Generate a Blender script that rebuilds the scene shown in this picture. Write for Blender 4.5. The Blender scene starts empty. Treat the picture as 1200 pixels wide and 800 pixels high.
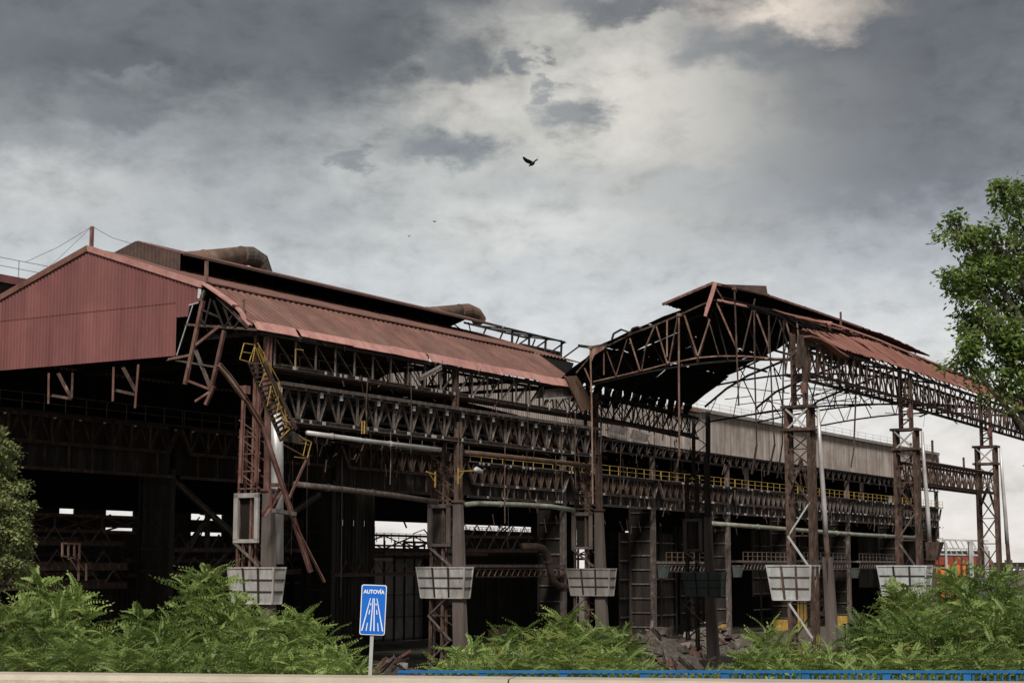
import bpy, math, random
import numpy as np
from mathutils import Vector, Matrix, noise as mnoise
R = random.Random(7)
S = bpy.context.scene
COL = S.collection
# ------------------------------------------------------------------ camera, exposure
H = 8.0                                   # eye height above the site ground
cam_d = bpy.data.cameras.new('camera'); cam = bpy.data.objects.new('camera', cam_d); COL.objects.link(cam)
TILT = math.atan(265 / 2000)
cam.location = (0, 0, H); cam.rotation_euler = (math.pi / 2 + TILT, 0, 0)
cam_d.sensor_width = 36; cam_d.lens = 60; cam_d.clip_start = .1; cam_d.clip_end = 8000
S.camera = cam
S.view_settings.view_transform = 'Standard'; S.view_settings.look = 'None'
S.view_settings.gamma = 1; S.view_settings.exposure = 1.5
EXPO = 2 ** 1.5
S.cycles.max_bounces = 5; S.cycles.diffuse_bounces = 3; S.cycles.transmission_bounces = 3; S.cycles.transparent_max_bounces = 4
# ------------------------------------------------------------------ sun
SUN_AZ, SUN_EL = math.radians(183), math.radians(46)      # behind the camera
sun_d = bpy.data.lights.new('sun', 'SUN'); sun = bpy.data.objects.new('sun', sun_d); COL.objects.link(sun)
sun_d.energy = 1.5; sun_d.angle = math.radians(12); sun_d.color = (1, .95, .87)
sd = Vector((math.sin(SUN_AZ) * math.cos(SUN_EL), math.cos(SUN_AZ) * math.cos(SUN_EL), math.sin(SUN_EL)))
sun.rotation_euler = sd.to_track_quat('Z', 'Y').to_euler(); sun.location = (0, 0, 60)

def lin(c):
    return tuple((x / 255 / 12.92 if x / 255 <= .04045 else ((x / 255 + .055) / 1.055) ** 2.4) for x in c)

class NT:
    def __init__(s, tree): s.t = tree; tree.nodes.clear()
    def n(s, typ, **kw):
        x = s.t.nodes.new(typ)
        for k, v in kw.items(): setattr(x, k, v)
        return x
    def lk(s, a, b): s.t.links.new(a, b)
    def m(s, op, a, b=None, c=None, clamp=False):
        x = s.n('ShaderNodeMath', operation=op); x.use_clamp = clamp
        for i, v in enumerate((a, b, c)):
            if v is None: continue
            if isinstance(v, (int, float)): x.inputs[i].default_value = v
            else: s.lk(v, x.inputs[i])
        return x.outputs[0]
    def mix(s, fac, a, b, blend='MIX'):
        x = s.n('ShaderNodeMix', data_type='RGBA', blend_type=blend)
        for i, v in ((0, fac), (6, a), (7, b)):
            if isinstance(v, (int, float)): x.inputs[i].default_value = v
            elif isinstance(v, tuple): x.inputs[i].default_value = (*v[:3], 1)
            else: s.lk(v, x.inputs[i])
        return x.outputs[2]
    def noise(s, vec, scale, detail=4, rough=.55, dist=0, out=0):
        x = s.n('ShaderNodeTexNoise'); x.inputs['Scale'].default_value = scale
        x.inputs['Detail'].default_value = detail; x.inputs['Roughness'].default_value = rough
        x.inputs['Distortion'].default_value = dist
        if vec is not None: s.lk(vec, x.inputs['Vector'])
        return x.outputs[out]
    def ramp(s, fac, stops, interp='LINEAR'):
        x = s.n('ShaderNodeValToRGB'); e = x.color_ramp; e.interpolation = interp
        while len(e.elements) < len(stops): e.elements.new(.5)
        for el, (p, c) in zip(e.elements, stops):
            el.position = p; el.color = (*c[:3], 1) if isinstance(c, tuple) else (c, c, c, 1)
        if fac is not None: s.lk(fac, x.inputs[0])
        return x.outputs[0]
# ------------------------------------------------------------------ sky: heavy broken cloud over a physical sky
W_ = bpy.data.worlds.new('World'); S.world = W_; W_.use_nodes = True
w = NT(W_.node_tree)
tc = w.n('ShaderNodeTexCoord'); sep = w.n('ShaderNodeSeparateXYZ'); w.lk(tc.outputs['Generated'], sep.inputs[0])
az = w.m('MULTIPLY', w.m('ARCTAN2', sep.outputs[0], sep.outputs[1]), 20.17)
el = w.m('MULTIPLY', w.m('ARCSINE', sep.outputs[2]), 20.17)
cb = w.n('ShaderNodeCombineXYZ'); w.lk(az, cb.inputs[0]); w.lk(el, cb.inputs[1])
st = w.n('ShaderNodeVectorMath', operation='MULTIPLY'); w.lk(cb.outputs[0], st.inputs[0]); st.inputs[1].default_value = (1, 1.7, 1)
n1 = w.noise(st.outputs[0], .55, 7, .55, .3)
n2 = w.noise(st.outputs[0], 1.7, 8, .62, .2)
n3 = w.noise(st.outputs[0], .22, 4, .5, .2)
A_ = w.m('ADD', az, w.m('MULTIPLY', w.m('SUBTRACT', n2, .5), 1.5)); E_ = w.m('ADD', el, w.m('MULTIPLY', w.m('SUBTRACT', w.noise(st.outputs[0], 1.3, 8, .6, 0, 0), .5), -1.0))
base = w.ramp(w.m('DIVIDE', w.m('ADD', E_, w.m('MULTIPLY', w.m('SUBTRACT', n1, .5), 1.1)), 12), [
    (0, lin((226, 222, 219))), (.09, lin((216, 215, 216))), (.2, lin((204, 210, 216))), (.29, lin((192, 198, 203))), (.36, lin((176, 181, 185))), (.41, lin((145, 150, 155))),
    (.46, lin((118, 123, 128))), (.56, lin((102, 107, 112))), (.75, lin((125, 128, 132))), (1, lin((150, 152, 155)))])
def blob(col, u, v, ru, rv, amt, tint, soft=.9):
    x = w.m('DIVIDE', w.m('SUBTRACT', A_, (u - 600) / 100), ru / 100); y = w.m('DIVIDE', w.m('SUBTRACT', E_, (665 - v) / 100), rv / 100)
    d = w.m('SQRT', w.m('ADD', w.m('MULTIPLY', x, x), w.m('MULTIPLY', y, y)))
    mr = w.n('ShaderNodeMapRange', interpolation_type='SMOOTHSTEP'); w.lk(d, mr.inputs[0])
    mr.inputs[1].default_value = 1 + soft / 2; mr.inputs[2].default_value = max(0, 1 - soft); mr.inputs[3].default_value = 0; mr.inputs[4].default_value = amt
    return w.mix(mr.outputs[0], col, lin(tint))
c = base
for b in [(830, 200, 380, 140, .5, (176, 178, 175), 1), (720, 110, 210, 130, .85, (220, 218, 211), 1), (540, 240, 190, 70, .6, (208, 211, 208), 1), (650, 260, 120, 40, .5, (208, 212, 212), 1), (560, 110, 60, 40, .5, (214, 208, 200), 1), (1100, 235, 270, 55, .8, (122, 129, 140), 1),
          (1080, 120, 190, 130, .75, (108, 112, 118), 1), (640, 60, 70, 90, .5, (190, 192, 188), 1), (560, 150, 160, 60, .5, (185, 188, 184), 1),
          (950, 28, 120, 26, 1.0, (250, 238, 224), .8), (830, 8, 55, 16, .95, (245, 232, 220), .8), (760, 8, 130, 22, .85, (104, 109, 115), .6),
          (880, 55, 90, 38, .8, (122, 127, 132), .6), (1130, 50, 210, 110, .85, (97, 101, 106), .9), (1150, 190, 160, 60, .6, (104, 109, 117), 1),
          (520, 172, 72, 24, .8, (112, 120, 128), .6), (410, 188, 26, 14, .7, (118, 125, 132), .6), (548, 75, 48, 22, .75, (108, 115, 122), .6),
          (612, 73, 22, 20, .8, (110, 116, 124), .6), (644, 105, 14, 12, .7, (130, 136, 142), .6), (676, 135, 46, 26, .75, (118, 125, 133), .6),
          (610, 215, 120, 40, .45, (150, 158, 164), 1), (290, 60, 330, 60, .55, (96, 101, 106), 1), (130, 90, 130, 40, .7, (92, 97, 102), .7), (440, 60, 60, 40, .6, (88, 93, 98), .7),
          (135, 150, 60, 22, .6, (108, 114, 120), .7), (70, 235, 90, 40, .55, (205, 208, 208), .8), (150, 110, 50, 10, .5, (140, 144, 148), 1),
          (1090, 300, 240, 45, .55, (158, 166, 177), 1), (930, 190, 60, 30, .4, (140, 144, 146), .9), (1000, 110, 70, 40, .5, (128, 131, 134), .9), (800, 215, 110, 30, .45, (160, 167, 172), .9), (960, 480, 420, 110, .5, (226, 222, 217), 1), (380, 250, 160, 50, .5, (150, 158, 165), 1)]:
    c = blob(c, *b)
# wisps over everything
wisp = w.ramp(n2, [(.3, .80), (.46, .97), (.56, 1.03), (.72, 1.12)])
c = w.mix(1.0, c, wisp, 'MULTIPLY'); c = w.mix(1.0, c, (1.035, 1.01, .98), 'MULTIPLY')
soft = w.ramp(n3, [(.3, .93), (.7, 1.08)]); c = w.mix(1.0, c, soft, 'MULTIPLY')
# the ground side of the sphere
low = w.n('ShaderNodeMapRange'); w.lk(sep.outputs[2], low.inputs[0]); low.inputs[1].default_value = -.02; low.inputs[2].default_value = -.15
c = w.mix(low.outputs[0], c, lin((95, 92, 86)))
skyt = w.n('ShaderNodeTexSky', sky_type='NISHITA'); skyt.sun_disc = False; skyt.sun_elevation = SUN_EL; skyt.sun_rotation = SUN_AZ
bgs = w.n('ShaderNodeBackground'); w.lk(skyt.outputs[0], bgs.inputs[0]); bgs.inputs[1].default_value = .1
bgc = w.n('ShaderNodeBackground'); w.lk(c, bgc.inputs[0]); bgc.inputs[1].default_value = 1.06 / EXPO
mx = w.n('ShaderNodeMixShader'); mx.inputs[0].default_value = .985
w.lk(bgs.outputs[0], mx.inputs[1]); w.lk(bgc.outputs[0], mx.inputs[2])
wo = w.n('ShaderNodeOutputWorld'); w.lk(mx.outputs[0], wo.inputs[0])
W_.cycles.sampling_method = 'MANUAL'; W_.cycles.sample_map_resolution = 512
# ------------------------------------------------------------------ materials
MAT = {}
def material(name, stops, scale=1.2, streak=1.0, rough=.8, metal=0, bump=.0, vary=.25, space='world', detail=6, trans=0, spec=.3, grime=None):
    """colour ramp over noise in world space; streak < 1 stretches the pattern vertically"""
    m = bpy.data.materials.new(name); m.use_nodes = True; t = NT(m.node_tree)
    if space == 'world': pos = t.n('ShaderNodeNewGeometry').outputs['Position']
    else: pos = t.n('ShaderNodeTexCoord').outputs['Object']
    vm = t.n('ShaderNodeVectorMath', operation='MULTIPLY'); t.lk(pos, vm.inputs[0]); vm.inputs[1].default_value = (1, 1, streak)
    f = t.noise(vm.outputs[0], scale, detail, .65, .3)
    k = len(stops)
    cc = t.ramp(f, [(.28 + .46 * i / max(1, k - 1), tuple(s_)) for i, s_ in enumerate(stops)])
    if grime:
        g = t.noise(pos, .35, 5, .6); gm = t.ramp(g, [(.42, 0.0), (.68, 1.0)])
        cc = t.mix(t.m('MULTIPLY', gm, grime[0]), cc, tuple(grime[1]))
    oi = t.n('ShaderNodeObjectInfo')
    hv = t.n('ShaderNodeHueSaturation'); t.lk(cc, hv.inputs['Color'])
    t.lk(t.m('ADD', t.m('MULTIPLY', oi.outputs['Random'], vary * 2), 1 - vary), hv.inputs['Value'])
    b = t.n('ShaderNodeBsdfPrincipled'); t.lk(hv.outputs[0], b.inputs['Base Color'])
    b.inputs['Metallic'].default_value = metal; b.inputs['Specular IOR Level'].default_value = spec
    t.lk(t.m('ADD', t.m('MULTIPLY', f, .3), rough - .15), b.inputs['Roughness'])
    if bump:
        bn = t.n('ShaderNodeBump'); bn.inputs['Strength'].default_value = bump; bn.inputs['Distance'].default_value = .03
        t.lk(t.noise(pos, scale * 9, 4), bn.inputs['Height']); t.lk(bn.outputs[0], b.inputs['Normal'])
    out = t.n('ShaderNodeOutputMaterial')
    if trans:
        tr = t.n('ShaderNodeBsdfTranslucent'); t.lk(hv.outputs[0], tr.inputs[0])
        ms = t.n('ShaderNodeMixShader'); ms.inputs[0].default_value = trans
        t.lk(b.outputs[0], ms.inputs[1]); t.lk(tr.outputs[0], ms.inputs[2]); t.lk(ms.outputs[0], out.inputs[0])
    else: t.lk(b.outputs[0], out.inputs[0])
    MAT[name] = m; return m
material('red_paint', [(.125, .045, .043), (.175, .065, .062), (.205, .085, .08)], .9, .12, .65, vary=.10, grime=(.55, (.12, .05, .045)))
material('roof_brown', [(.085, .038, .029), (.145, .068, .052), (.20, .11, .088)], .8, .3, .75, vary=.12, grime=(.4, (.09, .06, .05)))
material('roof_orange', [(.12, .048, .036), (.18, .075, .055), (.23, .11, .085)], .8, .4, .75, vary=.12, grime=(.4, (.14, .06, .045)))
material('flashing_pink', [(.28, .13, .115), (.40, .20, .175), (.46, .27, .24)], 1.2, .6, .6, vary=.1)
material('rust_steel', [(.012, .009, .008), (.045, .029, .022), (.085, .052, .040), (.19, .12, .09)], 3.2, .55, .85, vary=.3, bump=.3)
material('rust_red', [(.04, .02, .017), (.10, .045, .036), (.15, .08, .065), (.22, .14, .12)], 2.6, .5, .8, vary=.2)
material('rust_orange', [(.05, .03, .022), (.12, .065, .045), (.20, .13, .10), (.28, .2, .15)], 1.8, .5, .85, vary=.2)
material('dark_steel', [(.008, .007, .006), (.022, .017, .015), (.05, .038, .032)], 1.5, .4, .8, vary=.35)
material('grey_steel', [(.018, .015, .013), (.07, .055, .047), (.11, .09, .08), (.26, .225, .20)], 3.2, .45, .75, vary=.25, bump=.2)
material('shade_black', [(.004, .004, .004), (.008, .0075, .007), (.014, .012, .011)], 1.2, .3, .95, vary=.25, spec=.05)  # near-black colour that carries interior shade and dark silhouettes against the sky
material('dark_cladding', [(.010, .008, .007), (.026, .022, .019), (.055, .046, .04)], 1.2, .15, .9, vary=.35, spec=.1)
material('panel_grey', [(.13, .10, .085), (.23, .195, .175), (.31, .27, .245), (.38, .345, .32)], 1.7, .05, .85, vary=.10, grime=(.5, (.085, .06, .048)))
material('concrete', [(.14, .125, .115), (.22, .20, .185), (.29, .265, .25)], 1.4, .3, .9, vary=.1, bump=.3, grime=(.5, (.11, .09, .08)))
material('pier_concrete', [(.05, .039, .035), (.088, .070, .063), (.135, .112, .104)], 1.4, .15, .9, vary=.1, bump=.3)
material('pale_concrete', [(.17, .16, .15), (.32, .31, .295), (.46, .45, .43)], 2.2, .3, .85, vary=.18, grime=(.75, (.2, .17, .15)))
material('pale_paint', [(.20, .20, .195), (.38, .39, .385), (.50, .51, .51)], 2.4, .3, .6, vary=.14, grime=(.65, (.22, .2, .18)))
material('green_paint', [(.035, .045, .042), (.06, .075, .070), (.085, .10, .095)], 2, .3, .6, vary=.1)
material('pipe_green', [(.13, .14, .11), (.24, .26, .21), (.34, .35, .29)], 1.2, 1, .6, vary=.1, grime=(.5, (.14, .10, .07)))
material('galvanised', [(.30, .29, .28), (.48, .47, .46), (.6, .59, .58)], 1.2, .4, .45, metal=.3, vary=.08, grime=(.5, (.22, .15, .11)))
material('duct_rust', [(.06, .035, .022), (.13, .085, .062), (.24, .20, .17)], .9, .8, .8, vary=.1, grime=(.6, (.14, .07, .04)))
material('pipe_brown', [(.035, .022, .018), (.075, .045, .036), (.10, .065, .05)], 1.2, 1, .7, vary=.1)
material('yellow_paint', [(.16, .10, .03), (.34, .22, .05), (.50, .34, .07)], 2.4, .6, .6, vary=.12)
material('white_gusset', [(.3, .3, .3), (.5, .5, .5)], 4, 1, .5, vary=.3)
material('blue_paint', [(.008, .085, .22), (.012, .12, .30), (.02, .15, .34)], 1.6, 1, .45, vary=.06, grime=(.3, (.03, .09, .16)))
material('sign_blue', [(.006, .115, .50), (.008, .135, .56)], 3, .4, .4, vary=0, grime=(.35, (.03, .12, .36)))
material('sign_white', [(.72, .72, .72), (.8, .8, .8)], 1, 1, .4, vary=0)
material('post_metal', [(.30, .30, .29), (.42, .42, .40)], 3, .5, .5, vary=.05)
material('barrier_concrete', [(.34, .29, .225), (.44, .385, .305), (.52, .46, .37)], 2.2, 1, .9, vary=.05, bump=.4, grime=(.85, (.27, .235, .19)))
material('asphalt', [(.04, .04, .04), (.055, .054, .052), (.07, .068, .066)], 5, 1, .9, vary=0, bump=.4)
material('site_ground', [(.05, .042, .034), (.09, .075, .06), (.14, .12, .10)], .5, 1, .95, vary=0, bump=.5, grime=(.6, (.06, .065, .03)))
material('rubble', [(.03, .026, .022), (.075, .062, .052), (.16, .14, .12)], 2.5, 1, .9, vary=.5)
material('leaf_bright', [(.05, .085, .022), (.15, .22, .05), (.27, .34, .10), (.40, .43, .17)], 2.6, 1, .5, vary=.18, trans=.42)
material('leaf_mid', [(.035, .062, .016), (.11, .165, .038), (.19, .26, .07), (.28, .33, .11)], 2.6, 1, .5, vary=.18, trans=.42)
material('leaf_yellow', [(.12, .14, .03), (.2, .21, .04), (.26, .22, .05)], .9, 1, .5, vary=.1, trans=.42)
material('leaf_tree', [(.085, .13, .03), (.17, .245, .058), (.26, .35, .10)], 3.5, 1, .5, vary=.05, trans=.42)
material('leaf_olive', [(.10, .125, .045), (.19, .22, .08), (.29, .32, .14)], 1.2, 1, .6, vary=.05, trans=.3)
material('bark', [(.05, .04, .03), (.10, .085, .065)], 5, .3, .9, vary=.1, bump=.4)
material('stem', [(.07, .075, .03), (.13, .12, .05)], 5, .3, .8, vary=.1)
material('cargo_orange', [(.45, .11, .03), (.65, .20, .04)], 1.2, .3, .6, vary=.15)
material('cargo_red', [(.16, .03, .02), (.26, .05, .03)], 1.2, .3, .6, vary=.15)
material('bird_grey', [(.02, .02, .022), (.035, .035, .038)], 5, 1, .8, vary=0)
material('reflector_orange', [(.55, .13, .02), (.6, .15, .02)], 2, 1, .4, vary=0)
material('blue_grey', [(.06, .08, .10), (.12, .14, .17)], 1, .4, .6, vary=.1)
# ------------------------------------------------------------------ building frame: s along the halls, p away from the camera, z up
TH = math.atan2(.855, .518)
aL = math.atan(1220 / 2017.5); LX, LY = math.sin(aL), math.cos(aL); NX, NY = -LY, LX
TH = math.atan2(LY, LX); D0 = 60.0
F_ = 2000.0; ct, sn = math.cos(TILT), math.sin(TILT)
def wld(s, p, z): return Vector((NX * (D0 + p) + LX * s, NY * (D0 + p) + LY * s, z))
def ray(u, v): return (u - 600, F_ * ct + (v - 400) * sn, F_ * sn - (v - 400) * ct)
def FP(u, v, p):                                   # survey of the photograph on the plane p = const -> (s, p, z)
    d = ray(u, v); k = (D0 + p) / (d[0] * NX + d[1] * NY)
    return Vector(((d[0] * LX + d[1] * LY) * k, p, H + d[2] * k))
def FS(u, v, s):                                   # the same on the plane s = const
    d = ray(u, v); k = s / (d[0] * LX + d[1] * LY)
    return Vector((s, (d[0] * NX + d[1] * NY) * k - D0, H + d[2] * k))
def AT(u, v, y):                                   # world point at forward distance y
    d = ray(u, v); k = y / d[1]; return Vector((d[0] * k, y, H + d[2] * k))

class Frame:                                       # a thing: Empty at its base, parts in hall coordinates
    def __init__(s, name, label, cat, s0=0, p0=0, z0=0, group=None, world=None, yaw=None):
        o = bpy.data.objects.new(name, None); COL.objects.link(o); o.empty_display_size = .5
        o.location = wld(s0, p0, z0) if world is None else world
        o.rotation_euler = (0, 0, TH if (world is None and yaw is None) else (yaw or 0))
        o['label'] = label; o['category'] = cat
        if group: o['group'] = group
        s.o = o; s.off = Vector((s0, p0, z0)) if world is None else Vector((0, 0, 0))
def setp(o, label=None, cat=None, group=None, kind=None):
    if label: o['label'] = label
    if cat: o['category'] = cat
    if group: o['group'] = group
    if kind: o['kind'] = kind
    return o
def basis(d, up=Vector((0, 0, 1))):
    d = d.normalized()
    if abs(d.dot(up)) > .98: up = Vector((1, 0, 0))
    x = d.cross(up).normalized(); y = x.cross(d).normalized(); return x, y, d
class MB:
    def __init__(s): s.v = []; s.f = []
    def add(s, vs, fs):
        n = len(s.v); s.v += [tuple(v) for v in vs]; s.f += [tuple(i + n for i in f) for f in fs]
    def box(s, a, b):
        (x0, y0, z0), (x1, y1, z1) = a, b
        s.add([(x0, y0, z0), (x1, y0, z0), (x1, y1, z0), (x0, y1, z0), (x0, y0, z1), (x1, y0, z1), (x1, y1, z1), (x0, y1, z1)],
              [(0, 3, 2, 1), (4, 5, 6, 7), (0, 1, 5, 4), (1, 2, 6, 5), (2, 3, 7, 6), (3, 0, 4, 7)])
    def bar(s, a, b, w=.12, h=None, prof='box'):
        a, b = Vector(a), Vector(b); h = h or w; x, y, d = basis(b - a)
        P = PROF[prof]; n = len(P)
        vs = [q + x * (px * w) + y * (py * h) for q in (a, b) for px, py in P]
        fs = [(i, (i + 1) % n, n + (i + 1) % n, n + i) for i in range(n)] + [tuple(range(n))[::-1], tuple(range(n, 2 * n))]
        s.add(vs, fs)
    def path(s, pts, w=.12, h=None, prof='box'):
        for a, b in zip(pts, pts[1:]): s.bar(a, b, w, h, prof)
    def tube(s, pts, r, n=8, caps=True):
        pts = [Vector(p) for p in pts]; rs = r if isinstance(r, (list, tuple)) else [r] * len(pts)
        rings = []
        for i, p in enumerate(pts):
            d = (pts[min(i + 1, len(pts) - 1)] - pts[max(i - 1, 0)])
            x, y, _ = basis(d); rings.append([p + (x * math.cos(2 * math.pi * k / n) + y * math.sin(2 * math.pi * k / n)) * rs[i] for k in range(n)])
        fs = []
        for i in range(len(pts) - 1):
            for k in range(n): fs.append((i * n + k, i * n + (k + 1) % n, (i + 1) * n + (k + 1) % n, (i + 1) * n + k))
        if caps: fs += [tuple(range(n))[::-1], tuple(range((len(pts) - 1) * n, len(pts) * n))]
        s.add([v for r_ in rings for v in r_], fs)
    def hexa(s, lo, hi):                           # two quads -> a closed block
        s.add(list(lo) + list(hi), [(0, 3, 2, 1), (4, 5, 6, 7), (0, 1, 5, 4), (1, 2, 6, 5), (2, 3, 7, 6), (3, 0, 4, 7)])
    def poly(s, pts, n, t):                        # flat polygon with thickness t along n
        n = Vector(n) * t; k = len(pts); pts = [Vector(p) for p in pts]
        s.add(pts + [p + n for p in pts], [tuple(range(k))[::-1], tuple(range(k, 2 * k))] + [(i, (i + 1) % k, k + (i + 1) % k, k + i) for i in range(k)])
    def mesh(s, name, mat, off=None, smooth=False):
        me = bpy.data.meshes.new(name)
        vs = s.v if off is None else [(x - off[0], y - off[1], z - off[2]) for x, y, z in s.v]
        me.from_pydata(vs, [], s.f); me.materials.append(MAT[mat] if isinstance(mat, str) else mat); me.update()
        if smooth: me.polygons.foreach_set('use_smooth', [True] * len(me.polygons))
        return me
    def build(s, name, mat, fr=None, parent=None, smooth=False, **kw):
        off = fr.off if fr else None
        o = bpy.data.objects.new(name, s.mesh(name, mat, off, smooth)); COL.objects.link(o)
        if fr: o.parent = parent or fr.o
        return setp(o, **kw)
PROF = {'box': [(-.5, -.5), (.5, -.5), (.5, .5), (-.5, .5)],
        'I': [(-.5, -.5), (.5, -.5), (.5, -.38), (.1, -.38), (.1, .38), (.5, .38), (.5, .5), (-.5, .5), (-.5, .38), (-.1, .38), (-.1, -.38), (-.5, -.38)],
        'L': [(-.5, -.5), (.5, -.5), (.5, -.3), (-.3, -.3), (-.3, .5), (-.5, .5)]}
UNIT = {}
def member(name, a, b, w, h, mat, fr, parent=None, prof='L', label=None):
    """one straight steel member as an object of its own; all share one unit mesh per profile and material"""
    key = (prof, mat)
    if key not in UNIT:
        m = MB(); P = PROF[prof]; n = len(P)
        m.add([(x, y, z) for z in (0, 1) for x, y in P], [(i, (i + 1) % n, n + (i + 1) % n, n + i) for i in range(n)] + [tuple(range(n))[::-1], tuple(range(n, 2 * n))])
        UNIT[key] = m.mesh('member_' + prof, mat)
    a, b = Vector(a) - fr.off, Vector(b) - fr.off; x, y, d = basis(b - a)
    M = Matrix.Identity(4)
    for i in range(3): M[i][0] = x[i] * w; M[i][1] = y[i] * h; M[i][2] = (b - a)[i]; M[i][3] = a[i]
    o = bpy.data.objects.new(name, UNIT[key]); COL.objects.link(o); o.parent = parent or fr.o; o.matrix_basis = M
    if label: o['label'] = label
    return o
def jit(v, a=.05): return Vector(v) + Vector((R.uniform(-a, a), R.uniform(-a, a), R.uniform(-a, a)))
def corr(mb, O, U, V, N, width, length, pitch=.3, depth=.05, bend=None, t=.012, top=None, bot=None):
    """trapezoid-ribbed sheet: U across the ribs, V along them; top/bot give the rib ends for a cut outline"""
    O, U, V, N = Vector(O), Vector(U), Vector(V), Vector(N)
    k = max(1, round(width / pitch)); pw = width / k; xs = []
    for i in range(k):
        xs += [(i * pw, 0), (i * pw + pw * .28, 0), (i * pw + pw * .42, depth), (i * pw + pw * .82, depth)]
    xs.append((width, 0)); nv = 1 if bend is None else 4
    rows = []
    for j in range(nv + 1):
        r = []
        for x, dz in xs:
            l0 = bot(x) if bot else 0; l1 = top(x) if top else length
            y = l0 + (l1 - l0) * j / nv; q = O + U * x + V * y + N * dz
            if bend: q = q + N * bend(x, y)
            r.append(q)
        rows.append(r)
    n = len(xs); vs = [q for r in rows for q in r]; fs = []
    for j in range(nv):
        for i in range(n - 1): fs.append((j * n + i, j * n + i + 1, (j + 1) * n + i + 1, (j + 1) * n + i))
    m = len(vs); vs2 = [q - N * t for q in vs]
    mb.add(vs + vs2, fs + [tuple(i + m for i in f)[::-1] for f in fs])
# ================================================================== SETTING: ground, roads
def ground_z(x, y):
    d = y
    if d < 16: z = 6.25
    elif d < 19: z = 6.25 - (d - 16) * .55
    elif d < 44: z = 4.6
    elif d < 72: z = 4.6 * (1 - (d - 44) / 28.0) ** 1.0
    else: z = 0
    if d > 44: z += mnoise.noise(Vector((x * .12, y * .12, 0))) * .25
    if d > 400: z = 0
    return z
xs = sorted(set([-3000, -1500, -700, -350, -200] + list(range(-140, 260, 4)) + [300, 400, 700, 1500, 3000]))
ys = sorted(set([-300, -100, -40] + [y * 1.0 for y in range(-20, 80, 2)] + list(range(80, 320, 6)) + [360, 430, 600, 1000, 2000, 5000]))
g = MB(); g.add([(x, y, ground_z(x, y)) for y in ys for x in xs], [(j * len(xs) + i, j * len(xs) + i + 1, (j + 1) * len(xs) + i + 1, (j + 1) * len(xs) + i) for j in range(len(ys) - 1) for i in range(len(xs) - 1)])
g.build('ground', 'site_ground', kind='structure')
g = MB(); g.box((-150, -8, 6.26), (150, 9, 6.3)); g.build('road', 'asphalt', kind='structure')
g = MB(); g.box((-150, 9, 6.26), (150, 11.0, 6.42)); g.build('pavement', 'concrete', kind='structure')
g = MB(); g.box((-150, 21, 4.604), (150, 38.5, 4.64)); g.build('slip_road', 'asphalt', kind='structure')
g = MB(); g.box((-150, 38.5, 4.604), (150, 41, 4.74)); g.build('kerb', 'concrete', kind='structure')
for k in range(36):
    g = MB(); x = -105 + k * 6; g.box((x, -.07, 6.302), (x + 3, .07, 6.306)); g.build('lane_marking', 'sign_white', kind='structure')
# roadside concrete barrier (slightly turned to the picture)
fr = Frame('concrete_barrier', 'long beige concrete roadside barrier along the bottom edge', 'barrier', world=Vector((0, 11.95, 6.275)), yaw=math.radians(-8.6))
for k in range(-7, 8):
    g = MB(); x0, x1 = k * 6.0 + .006, (k + 1) * 6.0 - .006; y0, y1 = -.2, .2
    prof = [(y0 - .1, 0), (y0 - .1, .2), (y0, .4), (y0 + .02, .94), (y0 + .05, .975), (y1 - .05, .975), (y1 - .02, .94), (y1, .4), (y1 + .1, .2), (y1 + .1, 0)]
    n = len(prof); g.add([(x, y, z) for x in (x0, x1) for y, z in prof], [(i, n + i, n + (i + 1) % n, (i + 1) % n) for i in range(n)] + [tuple(range(n)), tuple(range(n, 2 * n))[::-1]])
    g.build('barrier_section', 'barrier_concrete', fr)
g = MB(); g.box((-3.75, -.26, .80), (-3.66, -.19, .92)); g.build('reflector', 'reflector_orange', fr)
# blue railing beyond the slip road
RY = 40.0; RT = H - 118 / 2017.5 * RY
fr = Frame('blue_railing', 'bright blue metal railing with close upright bars', 'railing', world=Vector((-2.6, RY, 4.74)))
x1 = 19.5
g = MB(); g.box((-.03, -.06, RT - 4.74 - .06), (x1, .06, RT - 4.74)); g.build('top_rail', 'blue_paint', fr)
g = MB(); g.box((-.03, -.03, .14), (x1, .03, .2)); g.build('bottom_rail', 'blue_paint', fr)
bm = MB(); bm.box((-.022, -.022, .2), (.022, .022, RT - 4.74 - .06)); bmesh_ = bm.mesh('baluster', 'blue_paint')
pm = MB(); pm.box((-.09, -.035, 0), (.09, .035, RT - 4.74 - .06)); pmesh = pm.mesh('post', 'blue_paint')
for k in range(115):
    x = .12 + k * .168
    if x > x1: break
    near = min(abs(x - (.02 + q * 1.86)) for q in range(12))
    if near < .12: continue
    o = bpy.data.objects.new('baluster', bmesh_); COL.objects.link(o); o.parent = fr.o; o.location = (x, 0, 0)
for q in range(11):
    o = bpy.data.objects.new('post', pmesh); COL.objects.link(o); o.parent = fr.o; o.location = (.06 + q * 1.86, 0, 0)
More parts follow.
